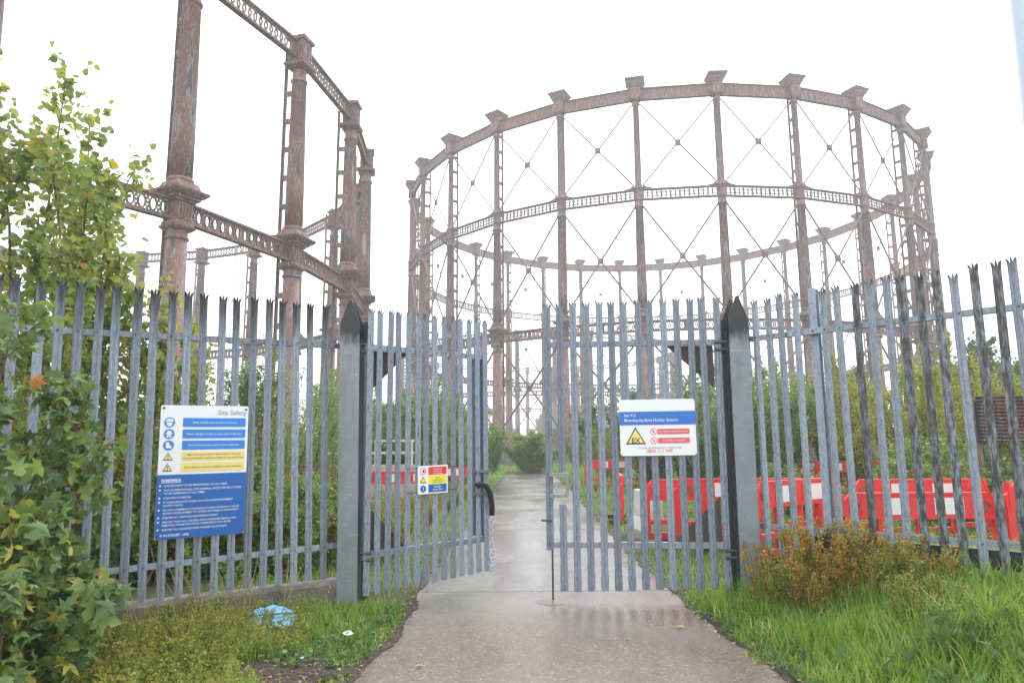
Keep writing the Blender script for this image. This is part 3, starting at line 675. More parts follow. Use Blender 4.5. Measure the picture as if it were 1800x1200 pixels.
for (f, ls), wd in zip(bl, wid):
    disc(s1, "bullet", -.368, zt1(f)+.008, .0085, SIGN_W, -.0045)
    for j, t_ in enumerate(ls): text(s1, t_, -.335, zt1(f)-.002-j*.030, .0185, SIGN_W, 'LEFT', wd, .008)
text(s1, "IF IN DOUBT - ASK", -.35, zt1(.981), .022, SIGN_W, 'LEFT', .34, .025)
for x, z in ((-.37, .585), (.37, .58), (.372, -.575), (-.372, -.585)): disc(s1, "screw", x, z, .011, DARKM, -.0055)
# --- station sign on the right gate leaf
def on_gr(x, y): return (GR0.x+x*math.cos(GRR)-y*math.sin(GRR), GR0.y+x*math.sin(GRR)+y*math.cos(GRR))
px_, py_ = on_gr(1.16, -.024)
s2 = empty("station_sign", (px_, py_, 1.795), GRR, "white station sign with blue band and yellow EX triangle on right gate leaf", "sign")
s2.rotation_euler = (0, R_(-.4), GRR)
SW2, SH2 = .80, .595
MB().prism(rrect(SW2, SH2, .03), 0, .004).build("board", SIGN_W, s2)
def z2(f): return SH2/2-f*SH2
panel(s2, "blue_band", [(-SW2/2+.0005, z2(.455)), (SW2/2-.0005, z2(.455)), (SW2/2-.0005, z2(.215)), (-SW2/2+.0005, z2(.215))], SIGN_HB)
text(s2, "Stn 912", -.35, z2(.305), .030, SIGN_W, 'LEFT', None, .008); text(s2, "Bromley-by-Bow Holder Station", -.35, z2(.395), .034, SIGN_W, 'LEFT', .56, .008)
panel(s2, "pictogram", tri(-.235, z2(.655), .105), SIGN_BL); panel(s2, "pictogram", tri(-.235, z2(.66), .084), SIGN_Y, -.0038); text(s2, "EX", -.235, z2(.772), .056, SIGN_BL, 'CENTER', None, .02, -.0052)
for f, t_ in ((.575, "No unauthorised persons allowed"), (.735, "No smoking or naked lights")):
    panel(s2, "red_panel", rrect(.335, .058, .008, .165, z2(f)), SIGN_R); text(s2, t_, .165, z2(f)-.007, .016, SIGN_W, 'CENTER', .30, .006)
    MB().ring(-.045, z2(f), .036, .036, .006, -.004, .0005, 20).build("pictogram", SIGN_R, s2)
    mb = MB(); mb.prism([(-.068, z2(f)+.024), (-.064, z2(f)+.028), (-.022, z2(f)-.024), (-.026, z2(f)-.028)], -.0035, .0004); mb.build("pictogram", SIGN_R, s2)
    disc(s2, "pictogram", -.045, z2(f), .010, SIGN_GR, -.003)
text(s2, "IN CASE OF EMERGENCY TELEPHONE", .01, z2(.878), .020, SIGN_GR, 'CENTER', .46); text(s2, "0800 111 999", .01, z2(.945), .036, SIGN_R, 'CENTER', .27, .005)
# --- small three colour sign on the left leaf
c3 = on_gl(.80, -.026, 1.245)
s3 = empty("warning_sign", c3, GLR, "small square red yellow and blue warning sign wired to the left gate leaf", "sign"); s3.rotation_euler = (0, R_(-1.0), GLR)
S3W, S3H = .41, .31
MB().prism(rrect(S3W, S3H, .006), 0, .004).build("board", SIGN_W, s3)
for k, (m, ls, tm) in enumerate(((SIGN_R2, ["Unauthorised", "entry to this", "site is forbidden"], SIGN_W), (SIGN_Y2, ["Danger", "This site contains", "hidden hazards"], SIGN_BL), (SIGN_MB, ["Danger", "Keep Out"], SIGN_W))):
    zc = .095-k*.096
    panel(s3, "colour_panel", rrect(.25, .086, .004, .062, zc), m)
    for j, t_ in enumerate(ls):
        big = .024 if len(ls) == 2 else .016
        text(s3, t_, .062, zc+(.012 if len(ls) == 2 else .016)-j*(.032 if len(ls) == 2 else .024)-.004, big, tm, 'CENTER', .2, .01 if tm is SIGN_W else .0)
MB().ring(-.135, .095, .038, .038, .006, -.004, .0005, 18).build("pictogram", SIGN_R2, s3); disc(s3, "pictogram", -.13, .095, .014, SIGN_BL)
panel(s3, "pictogram", tri(-.135, 0, .042), SIGN_BL); panel(s3, "pictogram", tri(-.135, 0, .031), SIGN_Y2, -.0038)
disc(s3, "pictogram", -.135, -.097, .038, SIGN_MB); text(s3, "!", -.135, -.115, .04, SIGN_W, 'CENTER', None, .03, -.0045)
for z in (.13, -.13): MB().bar((-.34, .01, z), (.34, .01, z+.005), .004, 4).build("cable_tie", BLACK, s3)
flush_text()

# ------------------------------------------------------------------ red plastic barriers
def barrier_proto():
    fr = MB()
    fr.prism([(-1.0, .70), (1.0, .70), (1.0, .84), (.86, 1.0), (-.86, 1.0), (-1.0, .84)], -.028, .028)
    fr.box((0, 0, 1.0), (1.70, .075, .03)); fr.box((0, 0, .71), (1.96, .07, .03))
    fr.box((0, 0, .15), (1.96, .06, .10))
    for x in (-.95, -.48, 0, .48, .95): fr.box((x, 0, .445), (.10, .058, .52))
    for x in (-.715, .715): fr.box((x, 0, .36), (.38, .05, .07))
    for x in (-.24, .24): fr.box((x, 0, .30), (.39, .05, .06))
    for x in (-.95, .95): fr.box((x, 0, .85), (.03, .07, .30))
    for x in (-.72, -.55, .06, .68, .78): fr.box((x, -.03, .85), (.018, .012, .22))
    for x in (-.48, 0, .48): fr.box((x, -.032, .445), (.03, .012, .5))
    frm = fr.mesh("frame"); frm.materials.append(RED)
    ht = MB(); ht.box((-.30, -.031, .85), (.22, .006, .20)); htm = ht.mesh("reflector"); htm.materials.append(REFL)
    ht2 = MB(); ht2.box((.36, -.031, .85), (.36, .006, .20)); ht2m = ht2.mesh("reflector"); ht2m.materials.append(REFL)
    hl = MB(); hl.lathe([(0, .075), (.012, .075), (.012, .05), (.002, .05)], 16); hlm = hl.mesh("hand_hold"); hlm.materials.append(RED)
    ft = MB(); ft.prism([(-.04, 0), (.04, 0), (.03, .10), (-.03, .10)], -.26, .26); ftm = ft.mesh("foot"); ftm.materials.append(BLACK)
    return frm, htm, ht2m, hlm, ftm
BP = barrier_proto()
def barrier(x, y, rz, label, dz=0, dark=False, tilt=0):
    b = empty("road_barrier", (x, y, float(gz(x, y))-.02+dz), rz, label, "barrier", "red plastic barriers inside the fence"); b.rotation_euler = (R_(tilt), 0, rz)
    link("frame", BP[0], None, b); link("reflector", BP[1], None, b); link("reflector", BP[2], None, b)
    for s_ in (-1, 1):
        link("hand_hold", BP[3], None, b, (s_*.80, -.03, .85), (R_(90), 0, 0)); link("foot", BP[4], None, b, (s_*.62, 0, 0))
    return b
barrier(5.03, 8.9, R_(0), "red barrier standing square to the viewer, nearest behind the right fence", -.06)
barrier(3.66, 9.2, R_(38), "red barrier set at an angle just right of the right gatepost")
barrier(5.9, 10.4, R_(-1), "red barrier in the second row behind the nearest one", -.08)
barrier(6.95, 8.75, R_(4), "red barrier cut off by the right edge of the picture", 0)
barrier(7.75, 10.1, R_(2), "red barrier of the second row by the rusty corrugated panel", -.06)
barrier(3.05, 11.4, R_(5), "red barrier beyond the gate leaf, right of the white barrier block")
barrier(3.4, 10.6, R_(-4), "red barrier with a white strip showing above the angled one")
barrier(9.88, 21.0, R_(2), "solitary red barrier farther back against the thicket", .06)
barrier(9.3, 23.0, R_(-6), "red barrier partly hidden behind the solitary one at the thicket")
barrier(12.0, 23.2, R_(5), "red barrier half swallowed by brambles at the thicket")
barrier(2.3, 15.4, R_(84), "red barrier seen end on along the right side of the path")
barrier(3.4, 24.0, R_(0), "small far red barrier right of the path beside the yellow bush")
barrier(-2.25, 22.6, R_(-8), "far red barrier left of the path with its end by the yellow weeds")
barrier(-2.75, 18.4, R_(8), "red barrier behind weeds seen through the left gate leaf")
barrier(-4.75, 18.2, R_(4), "red barrier behind weeds in front of the pale railing")
def water_block(x, y, rz, label):
    mb = MB(); prof = [(-.24, 0), (.24, 0), (.24, .16), (.10, .34), (.08, .80), (-.08, .80), (-.10, .34), (-.24, .16)]
    n = 8; vs = [(px, yy, pz) for yy in (-.6, .6) for px, pz in prof]
    mb.add(vs, [tuple(range(n-1, -1, -1)), tuple(range(n, 2*n))]+[(i, (i+1) % n, n+(i+1) % n, n+i) for i in range(n)])
    b = empty("barrier_block", (x, y, float(gz(x, y))), rz, label, "barrier block"); mb.build("body", WHITE_P, b)
    for s_ in (-.3, .3): MB().box((0, s_, .82), (.06, .10, .04)).build("lug", WHITE_P, b)
water_block(2.36, 12.6, R_(5), "dirty white plastic barrier block standing among the red barriers")

# ------------------------------------------------------------------ other things beyond the fence
hd = empty("corrugated_panel", (9.6, 13.2, 0), R_(-4), "rusty corrugated steel panel behind brambles at the right edge", "panel")
mb = MB(); nn = 26
vs = [(x, .03*math.cos(k*math.pi), 1.62+k*.034) for k in range(nn) for x in (-.85, 1.4)]
mb.add(vs, [(2*k, 2*k+1, 2*k+3, 2*k+2) for k in range(nn-1)]); mb.box((.27, .10, 2.03), (2.25, .06, .8)); mb.build("sheet", RUST, hd)
for s_ in (-.8, 1.3): MB().box((s_, .15, 1.2), (.08, .08, 2.4)).build("support", RUST, hd)
rl = empty("railing", (-4.2, 20.9, 0), R_(3), "pale timber railing on a weathered block seen through the left gate leaf", "railing")
PALE = plain("pale_weathered_paint", (.55, .5, .42), .7, 0, .25)
mb = MB(); mb.box((0, .1, .55), (2.6, .6, 1.1)); mb.build("block", plain("pale_block", (.42, .36, .29), .85, 0, .3), rl)
for z in (1.80, 1.45): MB().box((0, -.1, z), (2.6, .05, .07)).build("rail", PALE, rl)
for k in range(8): MB().box((-1.25+k*.355, -.1, 1.45), (.05, .045, .69)).build("baluster", PALE, rl)
lp_ = empty("lamp_column", (11.04, 14.0, 0), 0, "pale lamp column cut off by the top right corner", "lamp post")
mb = MB(); mb.lathe([(0, .24), (1.6, .24), (1.75, .18), (13.5, .13)], 16); mb.build("shaft", plain("pale_grey_paint", (.36, .43, .50), .45, 0, .06), lp_, True)
mb = MB(); mb.tube([(0, 0, 13.4), (0, -.1, 13.9), (0, -.6, 14.2), (0, -1.2, 14.25)], .05, 8); mb.box((0, -1.45, 14.22), (.26, .6, .12)); mb.build("lamp_arm", plain("grey_lamp_arm", (.5, .52, .55), .45), lp_)
# litter
bs = empty("blue_sheet", (-2.18, 6.58, float(gz(-2.18, 6.58))-.005), R_(18), "crumpled light blue plastic sheet lying by the concrete plinth", "litter")
BLUEP = plain("light_blue_plastic", (.18, .43, .72), .35, 0, .12)
_r = random.Random(4); vs = []; nu, nv_ = 9, 6
for b in range(nv_):
    for a in range(nu):
        u, v_ = a/(nu-1)-.5, b/(nv_-1)-.5
        vs.append((u*.44*(1-.25*abs(v_))+_r.uniform(-.012, .012), v_*.26+_r.uniform(-.012, .012), .115+.05*(1-4*u*u)*(1 if b > 2 else .2)-.10*(b < 2)*(2-b)*.45+_r.uniform(-.014, .014)))
MB().add(vs, [(b*nu+a, b*nu+a+1, (b+1)*nu+a+1, (b+1)*nu+a) for b in range(nv_-1) for a in range(nu-1)]).build("crumpled_face", BLUEP, bs)
MB().tube([(-.2, -.045, .125), (-.05, -.06, .138), (.1, -.05, .132), (.21, -.03, .125)], .006, 5).build("crease_shade", BLACK, bs)  # black tube added as painted shade along the fold
def scrap(name, x, y, s_, mat, label, seed, cat="litter", dz=.03):
    r = random.Random(seed); n = 9; vs = [(s_*(.7+.5*r.random())*math.cos(a), s_*.6*(.7+.5*r.random())*math.sin(a), r.uniform(.0, s_*.45)) for a in np.linspace(0, 2*math.pi, n, False)]+[(0, 0, s_*.75), (.3*s_, 0, s_*.45)]
    o = MB().add(vs, [(i, (i+1) % n, 9 if i % 3 else 10) for i in range(n)]).build(name, mat, None, False, (x, y, max(0.015, float(gz(x, y)))+dz))
    tag(o, label, cat)
scrap("paper_scrap", -1.33, 5.93, .062, plain("white_paper", (.78, .78, .78), .8, 0, .05), "crumpled white paper scrap in the grass left of the path", 3, dz=.09)
scrap("paper_scrap", -1.60, 5.55, .022, plain("pale_blue_scrap", (.5, .68, .78), .6), "tiny pale blue scrap on the bare soil", 5)
scrap("plastic_scrap", -1.72, 5.5, .035, plain("dull_red_scrap", (.3, .03, .03), .6), "small dull red scrap on the bare soil", 8)
FL = plain("fallen_leaf_yellow", (.46, .33, .12), .6, 0, .25); FL2 = plain("fallen_leaf_brown", (.30, .14, .05), .7, 0, .3)
def fallen(x, y, s_, rz, mat, label, grp=None):
    mb = MB(); mb.add([(0, 0, .006), (.35*s_, .32*s_, .018), (.75*s_, .22*s_, .012), (s_, 0, .022), (.7*s_, -.26*s_, .010), (.3*s_, -.34*s_, .02), (.5*s_, 0, .004)], [(0, 6, 2, 1), (6, 3, 2), (0, 5, 4, 6), (6, 4, 3)])
    z = .010 if eL(y)-.02 < x < eR(y)+.02 else float(gz(x, y))+.01
    tag(mb.build("fallen_leaf", mat, None, False, (x, y, z), (0, 0, rz)), label, "leaf", grp)
fallen(-.72, 5.42, .06, .5, FL, "pale yellow fallen leaf on the path near the left verge")
fallen(1.50, 6.48, .08, 2.8, FL, "larger yellow fallen leaf on the path near the right verge")
fallen(.92, 6.1, .045, .2, FL, "small yellow fallen leaf right of the middle of the path")
fallen(1.72, 6.3, .055, 1.2, FL, "yellow fallen leaf at the right kerbless edge of the path")
for k in range(26):
    if k % 2: x, y = random.uniform(-1.25, -.95), random.uniform(5.3, 9)
    else: x, y = random.uniform(1.68, 1.9), random.uniform(5.2, 11)
    fallen(x, y, random.uniform(.03, .055), random.uniform(0, 6), FL2 if k % 3 else FL, "tiny brown fallen leaf in the litter along the path edge", "leaf litter along the path edges")
mc = MB(); mc.ring(.38, 7.68, .0, .0, 0, 0, 0, 4) if False else None
mb = MB(); mb.lathe([(0, .17), (.0035, .165), (.004, .02)], 14); tag(mb.build("bolt_socket", PATH_A, None, False, (.40, 7.60, .0045)), "round concrete patch under the drop bolt of the right gate leaf", "patch")

# ------------------------------------------------------------------ foliage
T_OVAL = (np.array([(0, 0, 0), (.22, .40, .07), (.58, .37, .05), (1, 0, -.06), (.58, -.37, .05), (.22, -.40, .07)]), np.array([(0, 3, 2, 1), (0, 5, 4, 3)]))
T_NARR = (np.array([(0, 0, 0), (.45, .13, .03), (1, 0, -.05), (.45, -.13, .03)]), np.array([(0, 1, 2, 3)]))
T_SMAL = (np.array([(0, 0, 0), (.5, .30, .05), (1, 0, -.05), (.5, -.30, .05)]), np.array([(0, 1, 2, 3)]))
_h = [(-.16, .34, -.16), (.15, .20, .06), (.36, .64, -.20), (.44, .17, .06), (.68, .28, -.05)]
T_MAPL = (np.array([(.26, 0, -.07), (0, 0, 0)]+_h+[(1, 0, -.22)]+[(a, -b, c) for a, b, c in _h]),
          np.array([(0, 3, 2, 1), (0, 5, 4, 3), (0, 7, 6, 5), (0, 1, 8, 9), (0, 9, 10, 11), (0, 11, 12, 7)]))
def leaves(C, A, N, S, T, rnd):
    A = A/np.maximum(np.linalg.norm(A, axis=1, keepdims=True), 1e-6)
    B = np.cross(N, A); B /= np.maximum(np.linalg.norm(B, axis=1, keepdims=True), 1e-6); N = np.cross(A, B)
    tv, tf = T; k = len(tv)
    V = C[:, None, :]+S[:, None, None]*(tv[None, :, 0, None]*A[:, None, :]+tv[None, :, 1, None]*B[:, None, :]+tv[None, :, 2, None]*N[:, None, :])
    F = (np.arange(len(C))[:, None, None]*k+tf[None]).reshape(-1, 4)
    return V.reshape(-1, 3), F, np.repeat(rnd, len(tf))
def grow(seed, h, r, nst, ntw, nlf, ls, T, up=.6, low=.15, droop=.3, twl=.26, lean=(0, 0), shape=1.0, wood=.02, yel=1.0, stem_h=None, spread0=.15):
    """stems from a common base; twigs off the stems; leaves along the twigs. Returns wood MB and leaf arrays"""
    g = np.random.default_rng(seed); mb = MB(); TP = []; TD = []; TL = []
    for s_ in range(nst):
        az = g.uniform(0, 2*math.pi); rr = r*math.sqrt(g.uniform(0.02, 1)); hh = h*(1-.45*(rr/r)**2*shape)*g.uniform(.82, 1.05)
        if stem_h is not None: rr, az, hh = stem_h[s_]
        b0 = np.array([spread0*rr*math.cos(az), spread0*rr*math.sin(az), -.05]); tip = np.array([rr*math.cos(az)+lean[0]*h, rr*math.sin(az)+lean[1]*h, hh])
        nseg = 7; ts = np.linspace(0, 1, nseg); bow = g.normal(0, .04*h, 3)*[1, 1, 0]
        pts = np.array([b0*(1-t**1.0)+tip*t**1.0 + bow*math.sin(math.pi*t) + np.array([(tip-b0)[0], (tip-b0)[1], 0])*(t**up_-t) for t, up_ in zip(ts, [1.4]*nseg)])
        mb.tube(pts, [wood*h/3*(1-.85*t)+.003 for t in ts], 5)
        m = ntw; tt = low+(1-low)*g.random(m)**.8; idx = tt*(nseg-1); i0 = np.minimum(idx.astype(int), nseg-2); fr = (idx-i0)[:, None]
        P = pts[i0]*(1-fr)+pts[i0+1]*fr; ax = pts[i0+1]-pts[i0]; ax /= np.linalg.norm(ax, axis=1, keepdims=True)
        a2 = g.uniform(0, 2*math.pi, m); D = np.stack([np.cos(a2), np.sin(a2), np.full(m, 0.)], -1)*(1-up*.5)+np.array([0, 0, 1])*up*g.uniform(.3, 1.2, (m, 1))+ax*.35
        D /= np.linalg.norm(D, axis=1, keepdims=True); L = h*twl*(1-.55*tt)*g.uniform(.5, 1.15, m)
        TP.append(P); TD.append(D); TL.append(L)
        for j in range(0, m, max(1, m//14)): mb.bar(P[j], P[j]+D[j]*L[j]*.9, wood*h/3*.18+.002, 4, .0015)
    P = np.concatenate(TP); D = np.concatenate(TD); L = np.concatenate(TL); m = len(P)
    t = np.linspace(.12, 1, nlf)[None, :]+g.normal(0, .04, (m, nlf))
    sag = -droop*.25*(t**2)
    C = P[:, None, :]+D[:, None, :]*(L[:, None]*t)[..., None]+np.stack([np.zeros_like(t), np.zeros_like(t), sag*L[:, None]], -1)
    C = C+g.normal(0, ls*.35, C.shape); C = C.reshape(-1, 3); n = len(C)
    A = np.repeat(D, nlf, 0)*.5+g.normal(0, .6, (n, 3)); A[:, 2] -= droop*1.2
    N = g.normal(0, .55, (n, 3))+np.array([0, 0, .7])
    S = ls*g.uniform(.6, 1.25, n)
    rnd = np.clip(np.repeat(g.random(m), nlf)*.45+g.random(n)*.55*yel+g.normal(0, .06, n), 0, 1)
    return mb, leaves(C, A, N, S, T, rnd)
ORD = ['first', 'second', 'third', 'fourth', 'fifth', 'sixth', 'seventh', 'eighth', 'ninth', 'tenth', 'eleventh', 'twelfth', 'thirteenth']
def by_bearing(L): return sorted(L, key=lambda p: p[0]/p[1])
def plant_mesh(seed, lmat, wmat=BARK, **kw):
    mb, (V, F, a) = grow(seed, T=kw.pop("T"), **kw)
    wm = mb.mesh("stem"); wm.materials.append(wmat); lm = np_mesh("crown", V, F, a); lm.materials.append(lmat); return wm, lm
def plant(name, pm_, loc, label, cat, rz=0., s_=1., group=None, sz=None, trunk="stem", crown="crown"):
    x, y = loc[0], loc[1]; z = loc[2] if len(loc) > 2 else float(gz(x, y))
    e = empty(name, (x, y, z), rz, label, cat, group); e.scale = (s_, s_, sz or s_)
    link(trunk, pm_[0], None, e); link(crown, pm_[1], None, e); return e
# poplar saplings behind the left fence (crown outline falls to the right)
sthA = [(1.1, 2.7, 6.7), (.8, 3.4, 6.3), (.35, .6, 6.35), (.7, .2, 5.8), (1.25, .3, 5.25), (1.0, -.7, 5.0), (.5, 2.0, 5.6), (1.4, -.3, 4.7), (.9, 1.4, 5.4), (1.5, 2.9, 5.9)]
pA = plant_mesh(21, L_POP, TWIG, h=6.3, r=1.3, nst=10, ntw=78, nlf=10, ls=.10, T=T_OVAL, up=.9, low=.12, droop=.35, twl=.16, wood=.014, stem_h=sthA, spread0=.35)
plant("poplar_sapling", pA, (-6.1, 8.35), "tall bright green poplar sapling turning yellow behind the left fence", "tree", crown="crown", trunk="trunk")
sthB = [(.3, .0, 4.3), (.5, .6, 4.1), (.7, 2.6, 4.6), (.6, -.4, 3.9), (.9, .15, 3.5), (.5, 3.6, 4.2), (.9, -1.0, 3.4)]
pB = plant_mesh(22, L_POP, TWIG, h=4.5, r=.9, nst=7, ntw=56, nlf=9, ls=.092, T=T_OVAL, up=.9, low=.08, droop=.35, twl=.17, wood=.014, stem_h=sthB, spread0=.35)
plant("poplar_sapling", pB, (-5.2, 8.3), "shorter green poplar sapling right of the tall one behind the fence", "tree", trunk="trunk")
plant("poplar_sapling", pB, (-4.45, 8.55), "low poplar shoot behind the spikes left of the safety board", "tree", .9, .8, trunk="trunk")
plant("poplar_sapling", pB, (-7.6, 8.8), "green poplar sapling at the far left edge of the picture", "tree", 2.1, 1.25, trunk="trunk")
# sycamore growing over the left end of the fence
sthM = [(.35, -.5, 2.5), (.75, .3, 1.55), (.9, -.3, 1.1), (.75, -1.2, .95), (.55, .9, 2.1), (.9, .05, .55), (.5, -2.2, 1.7), (.7, -.8, 1.6), (.4, 2.4, 2.5), (.9, -1.7, .7), (.8, 2.9, 1.5), (.65, .55, 1.9)]
sm = plant_mesh(31, L_MAP, TWIG, h=2.5, r=.9, nst=12, ntw=25, nlf=7, ls=.115, T=T_MAPL, up=.35, low=.1, droop=.55, twl=.23, wood=.016, stem_h=sthM, spread0=.3)
plant("sycamore_bush", sm, (-3.78, 4.98), "lobed leaf sycamore bush spilling over the left end of the fence", "bush")
sm2 = plant_mesh(33, L_MAP, TWIG, h=1.2, r=.8, nst=11, ntw=22, nlf=7, ls=.115, T=T_MAPL, up=.3, low=.1, droop=.5, twl=.3, wood=.02)
plant("sycamore_bush", sm2, (-3.15, 4.45), "low sycamore shoot in the bottom left corner of the picture", "bush", 1.0)
# prototypes
W1 = plant_mesh(41, L_WIL, BARK, h=3.6, r=1.5, nst=12, ntw=60, nlf=14, ls=.085, T=T_NARR, up=.8, low=.05, droop=.4, twl=.22)
W2 = plant_mesh(42, L_WIL, BARK, h=4.2, r=1.7, nst=13, ntw=62, nlf=14, ls=.10, T=T_SMAL, up=.8, low=.05, droop=.35, twl=.2)
Y1 = plant_mesh(43, L_YEL, TWIG, h=4.4, r=1.2, nst=11, ntw=60, nlf=13, ls=.085, T=T_SMAL, up=1.0, low=.05, droop=.35, twl=.2)
Y2 = plant_mesh(44, L_YEL, TWIG, h=3.4, r=1.5, nst=12, ntw=60, nlf=13, ls=.08, T=T_SMAL, up=.9, low=.03, droop=.35, twl=.2)
D1 = plant_mesh(45, L_DRK, BARK, h=3.4, r=1.6, nst=14, ntw=66, nlf=14, ls=.085, T=T_SMAL, up=.7, low=.02, droop=.35, twl=.24)
B1 = plant_mesh(46, L_BRM, TWIG, h=1.7, r=1.5, nst=14, ntw=50, nlf=10, ls=.085, T=T_SMAL, up=.4, low=.05, droop=.55, twl=.3)
O1 = plant_mesh(47, L_ORG, TWIG, h=.72, r=.6, nst=40, ntw=10, nlf=7, ls=.042, T=T_SMAL, up=1.0, low=.05, droop=.2, twl=.17, wood=.006, shape=.15, spread0=.8)
O2 = plant_mesh(48, L_TAN, TWIG, h=.5, r=.55, nst=30, ntw=13, nlf=7, ls=.036, T=T_SMAL, up=.8, low=.1, droop=.25, twl=.26, wood=.008, shape=.2, spread0=.7)
H1 = plant_mesh(49, L_YEL, TWIG, h=1.35, r=.6, nst=13, ntw=26, nlf=10, ls=.07, T=T_NARR, up=.8, low=.1, droop=.4, twl=.24, wood=.02)
F1 = plant_mesh(50, L_FAR, BARK, h=11, r=4.2, nst=12, ntw=80, nlf=22, ls=.34, T=T_SMAL, up=.6, low=.22, droop=.3, twl=.22)
F2 = plant_mesh(51, L_FAR, BARK, h=9, r=4.6, nst=13, ntw=76, nlf=22, ls=.34, T=T_SMAL, up=.5, low=.15, droop=.3, twl=.24)
W3 = plant_mesh(52, L_WIL, BARK, h=2.9, r=1.9, nst=22, ntw=110, nlf=12, ls=.12, T=T_SMAL, up=.35, low=.0, droop=.5, twl=.30, wood=.008)
# --- left side behind the fence
G1 = "shrubs behind the left fence"
for (x, y, pm_, s_, lab) in [(-6.2, 14.0, D1, 1.12, "dense dark green shrub behind the safety notice board"), (-4.9, 14.6, W1, 1.08, "feathery dark green willow shrub right of the safety notice board"), (-4.2, 16.2, W1, .86, "green willow shrub just left of the left gatepost"),
                            (-8.6, 13.0, W2, 1.0, "green shrub in the gap behind the poplars"), (-2.9, 23.2, W2, .98, "tall bright green willow behind the left gate leaf"), (-1.9, 24.5, W1, 1.0, "feathery green willow shrub by the closing end of left gate leaf"), (-5.6, 24.0, W2, 1.05, "green willow shrub behind the pale railing"),
                            (-7.6, 24.0, W1, 1.2, "large willow shrub deep behind the left fence")]:
    plant("willow_shrub" if pm_ is not D1 else "evergreen_shrub", pm_, (x, y), lab, "shrub", random.uniform(0, 6), s_, G1)
for k, (x, y, s_) in enumerate(by_bearing([(-4.6, 9.4, .85), (-3.4, 9.7, .8), (-5.6, 9.0, .9), (-2.9, 11.2, .7), (-4.2, 11.4, .95), (-6.6, 10.4, 1.0), (-3.0, 9.2, .7), (-3.9, 9.0, .8), (-4.9, 8.7, .9), (-2.7, 10.2, .75), (-5.3, 10.6, 1.1)])):
    plant("bramble_bush", B1, (x, y), "tangled bramble with reddening leaves behind the left fence, %s from the left" % ORD[k], "bramble", random.uniform(0, 6), s_, "brambles behind the left fence")
for k, (x, y, s_) in enumerate(sorted([(-1.75, 10.6, .8), (-2.2, 11.6, 1.0), (-1.9, 12.8, 1.0), (-2.5, 13.4, 1.1), (-1.75, 14.6, 1.0), (-2.2, 15.8, 1.1), (-1.6, 17.2, 1.0), (-1.5, 19.4, 1.05), (-2.6, 10.2, .9), (-1.5, 21.4, 1.0), (-1.25, 23.6, .9)], key=lambda p: p[1])):
    plant("tall_weed", H1, (x, y), "yellowing tall weed left of the path, %s nearest to the gate" % ORD[k], "weed", random.uniform(0, 6), s_*(.8 if y < 11 else .56), "tall weeds along the left of the path")
# --- end of the path
plant("autumn_shrub", Y2, (-1.45, 25.6), "low yellow leafy bush at the left path edge beyond the open gate leaf", "shrub", 1.2, .42, None, .40)
plant("willow_shrub", W3, (-3.9, 27.0), "dense rounded willow behind the left gate leaf, left of its sign", "shrub", .8, 1.25)
plant("willow_shrub", W3, (-2.4, 29.5), "dense rounded willow behind the left gate leaf, above its closing end", "shrub", 2.8, 1.2)
for q, (x, y, s_) in enumerate([(-8, 122.5, .6), (0, 123, .55), (8, 122, .62), (16, 122.5, .58), (24, 122, .62), (33, 121, .6)]):
    plant("scrub_tree", F2, (x, y, 0), "misty scrub tree between the columns of the tall gasholder, %s from the left" % ORD[q], "tree", q*1.1, s_, "misty scrub behind the tall gasholder", trunk="trunk")
plant("willow_shrub", W3, (1.1, 43.5), "rounded feathery bush at the far end of the path", "shrub", .4, 1.0, None, .9)
plant("evergreen_shrub", D1, (-1.2, 43.0), "dark bush at the foot of a rusty column left of the path end", "shrub", 1.0, .75)
plant("willow_shrub", W2, (4.2, 45.0), "pale green bush right of the rounded one at the path end", "shrub", 2.0, .72)
plant("evergreen_shrub", D1, (4.6, 33.0), "tall dark evergreen seen between the right gate pales", "shrub", 2.2, 1.25, None, 1.45)
plant("evergreen_shrub", D1, (6.4, 31.0), "second dark evergreen just right of the tall one", "shrub", 4.2, 1.1, None, 1.25)
plant("autumn_shrub", Y2, (3.7, 29.0), "bright yellow bush beyond the right gate leaf", "shrub", 0, .66)
# --- thicket on the right
G2 = "autumn saplings of the right thicket"; lab2 = "slender yellow green sapling in the thicket behind the right fence"
SAP = [(10.2, 17.0, .72), (8.9, 18.2, .72), (11.8, 20.5, 1.0), (13.4, 21.0, 1.08), (12.6, 23.0, 1.15), (14.6, 22.6, 1.15), (10.6, 22.4, 1.0), (15.8, 20.6, 1.0), (11.0, 18.6, .8), (13.0, 18.2, .85), (14.6, 18.8, .9), (9.6, 24.6, 1.05)]
for k, (x, y, s_) in enumerate(by_bearing(SAP)):
    plant("sapling", Y1, (x, y), "slender yellow green sapling in the right thicket, %s from the left" % ORD[k], "sapling", random.uniform(0, 6), s_, G2)
G3 = "green willows of the right thicket"; lab3 = "leafy green willow in the thicket right of the right gatepost"
WIL = [(7.2, 21.0, .95), (8.6, 22.6, 1.0), (6.2, 23.5, .9), (7.4, 21.8, .85), (10.8, 24.0, .9), (7.0, 26.0, 1.15), (5.6, 21.8, .8)]
for k, (x, y, s_) in enumerate(by_bearing(WIL)):
    plant("willow_shrub", W2 if random.random() < .6 else W1, (x, y), "leafy green willow in the right thicket, %s from the right gatepost" % ORD[k], "shrub", random.uniform(0, 6), s_, G3)
for k, (x, y, s_) in enumerate(by_bearing([(5.2, 19.5, .8), (6.4, 19.6, .8), (6.0, 20.4, .7), (4.4, 22.5, .85)])):
    plant("evergreen_shrub", D1, (x, y), "dark leafy shrub at the foot of the right thicket, %s from the left" % ORD[k], "shrub", random.uniform(0, 6), s_, "dark shrubs at the foot of the right thicket")
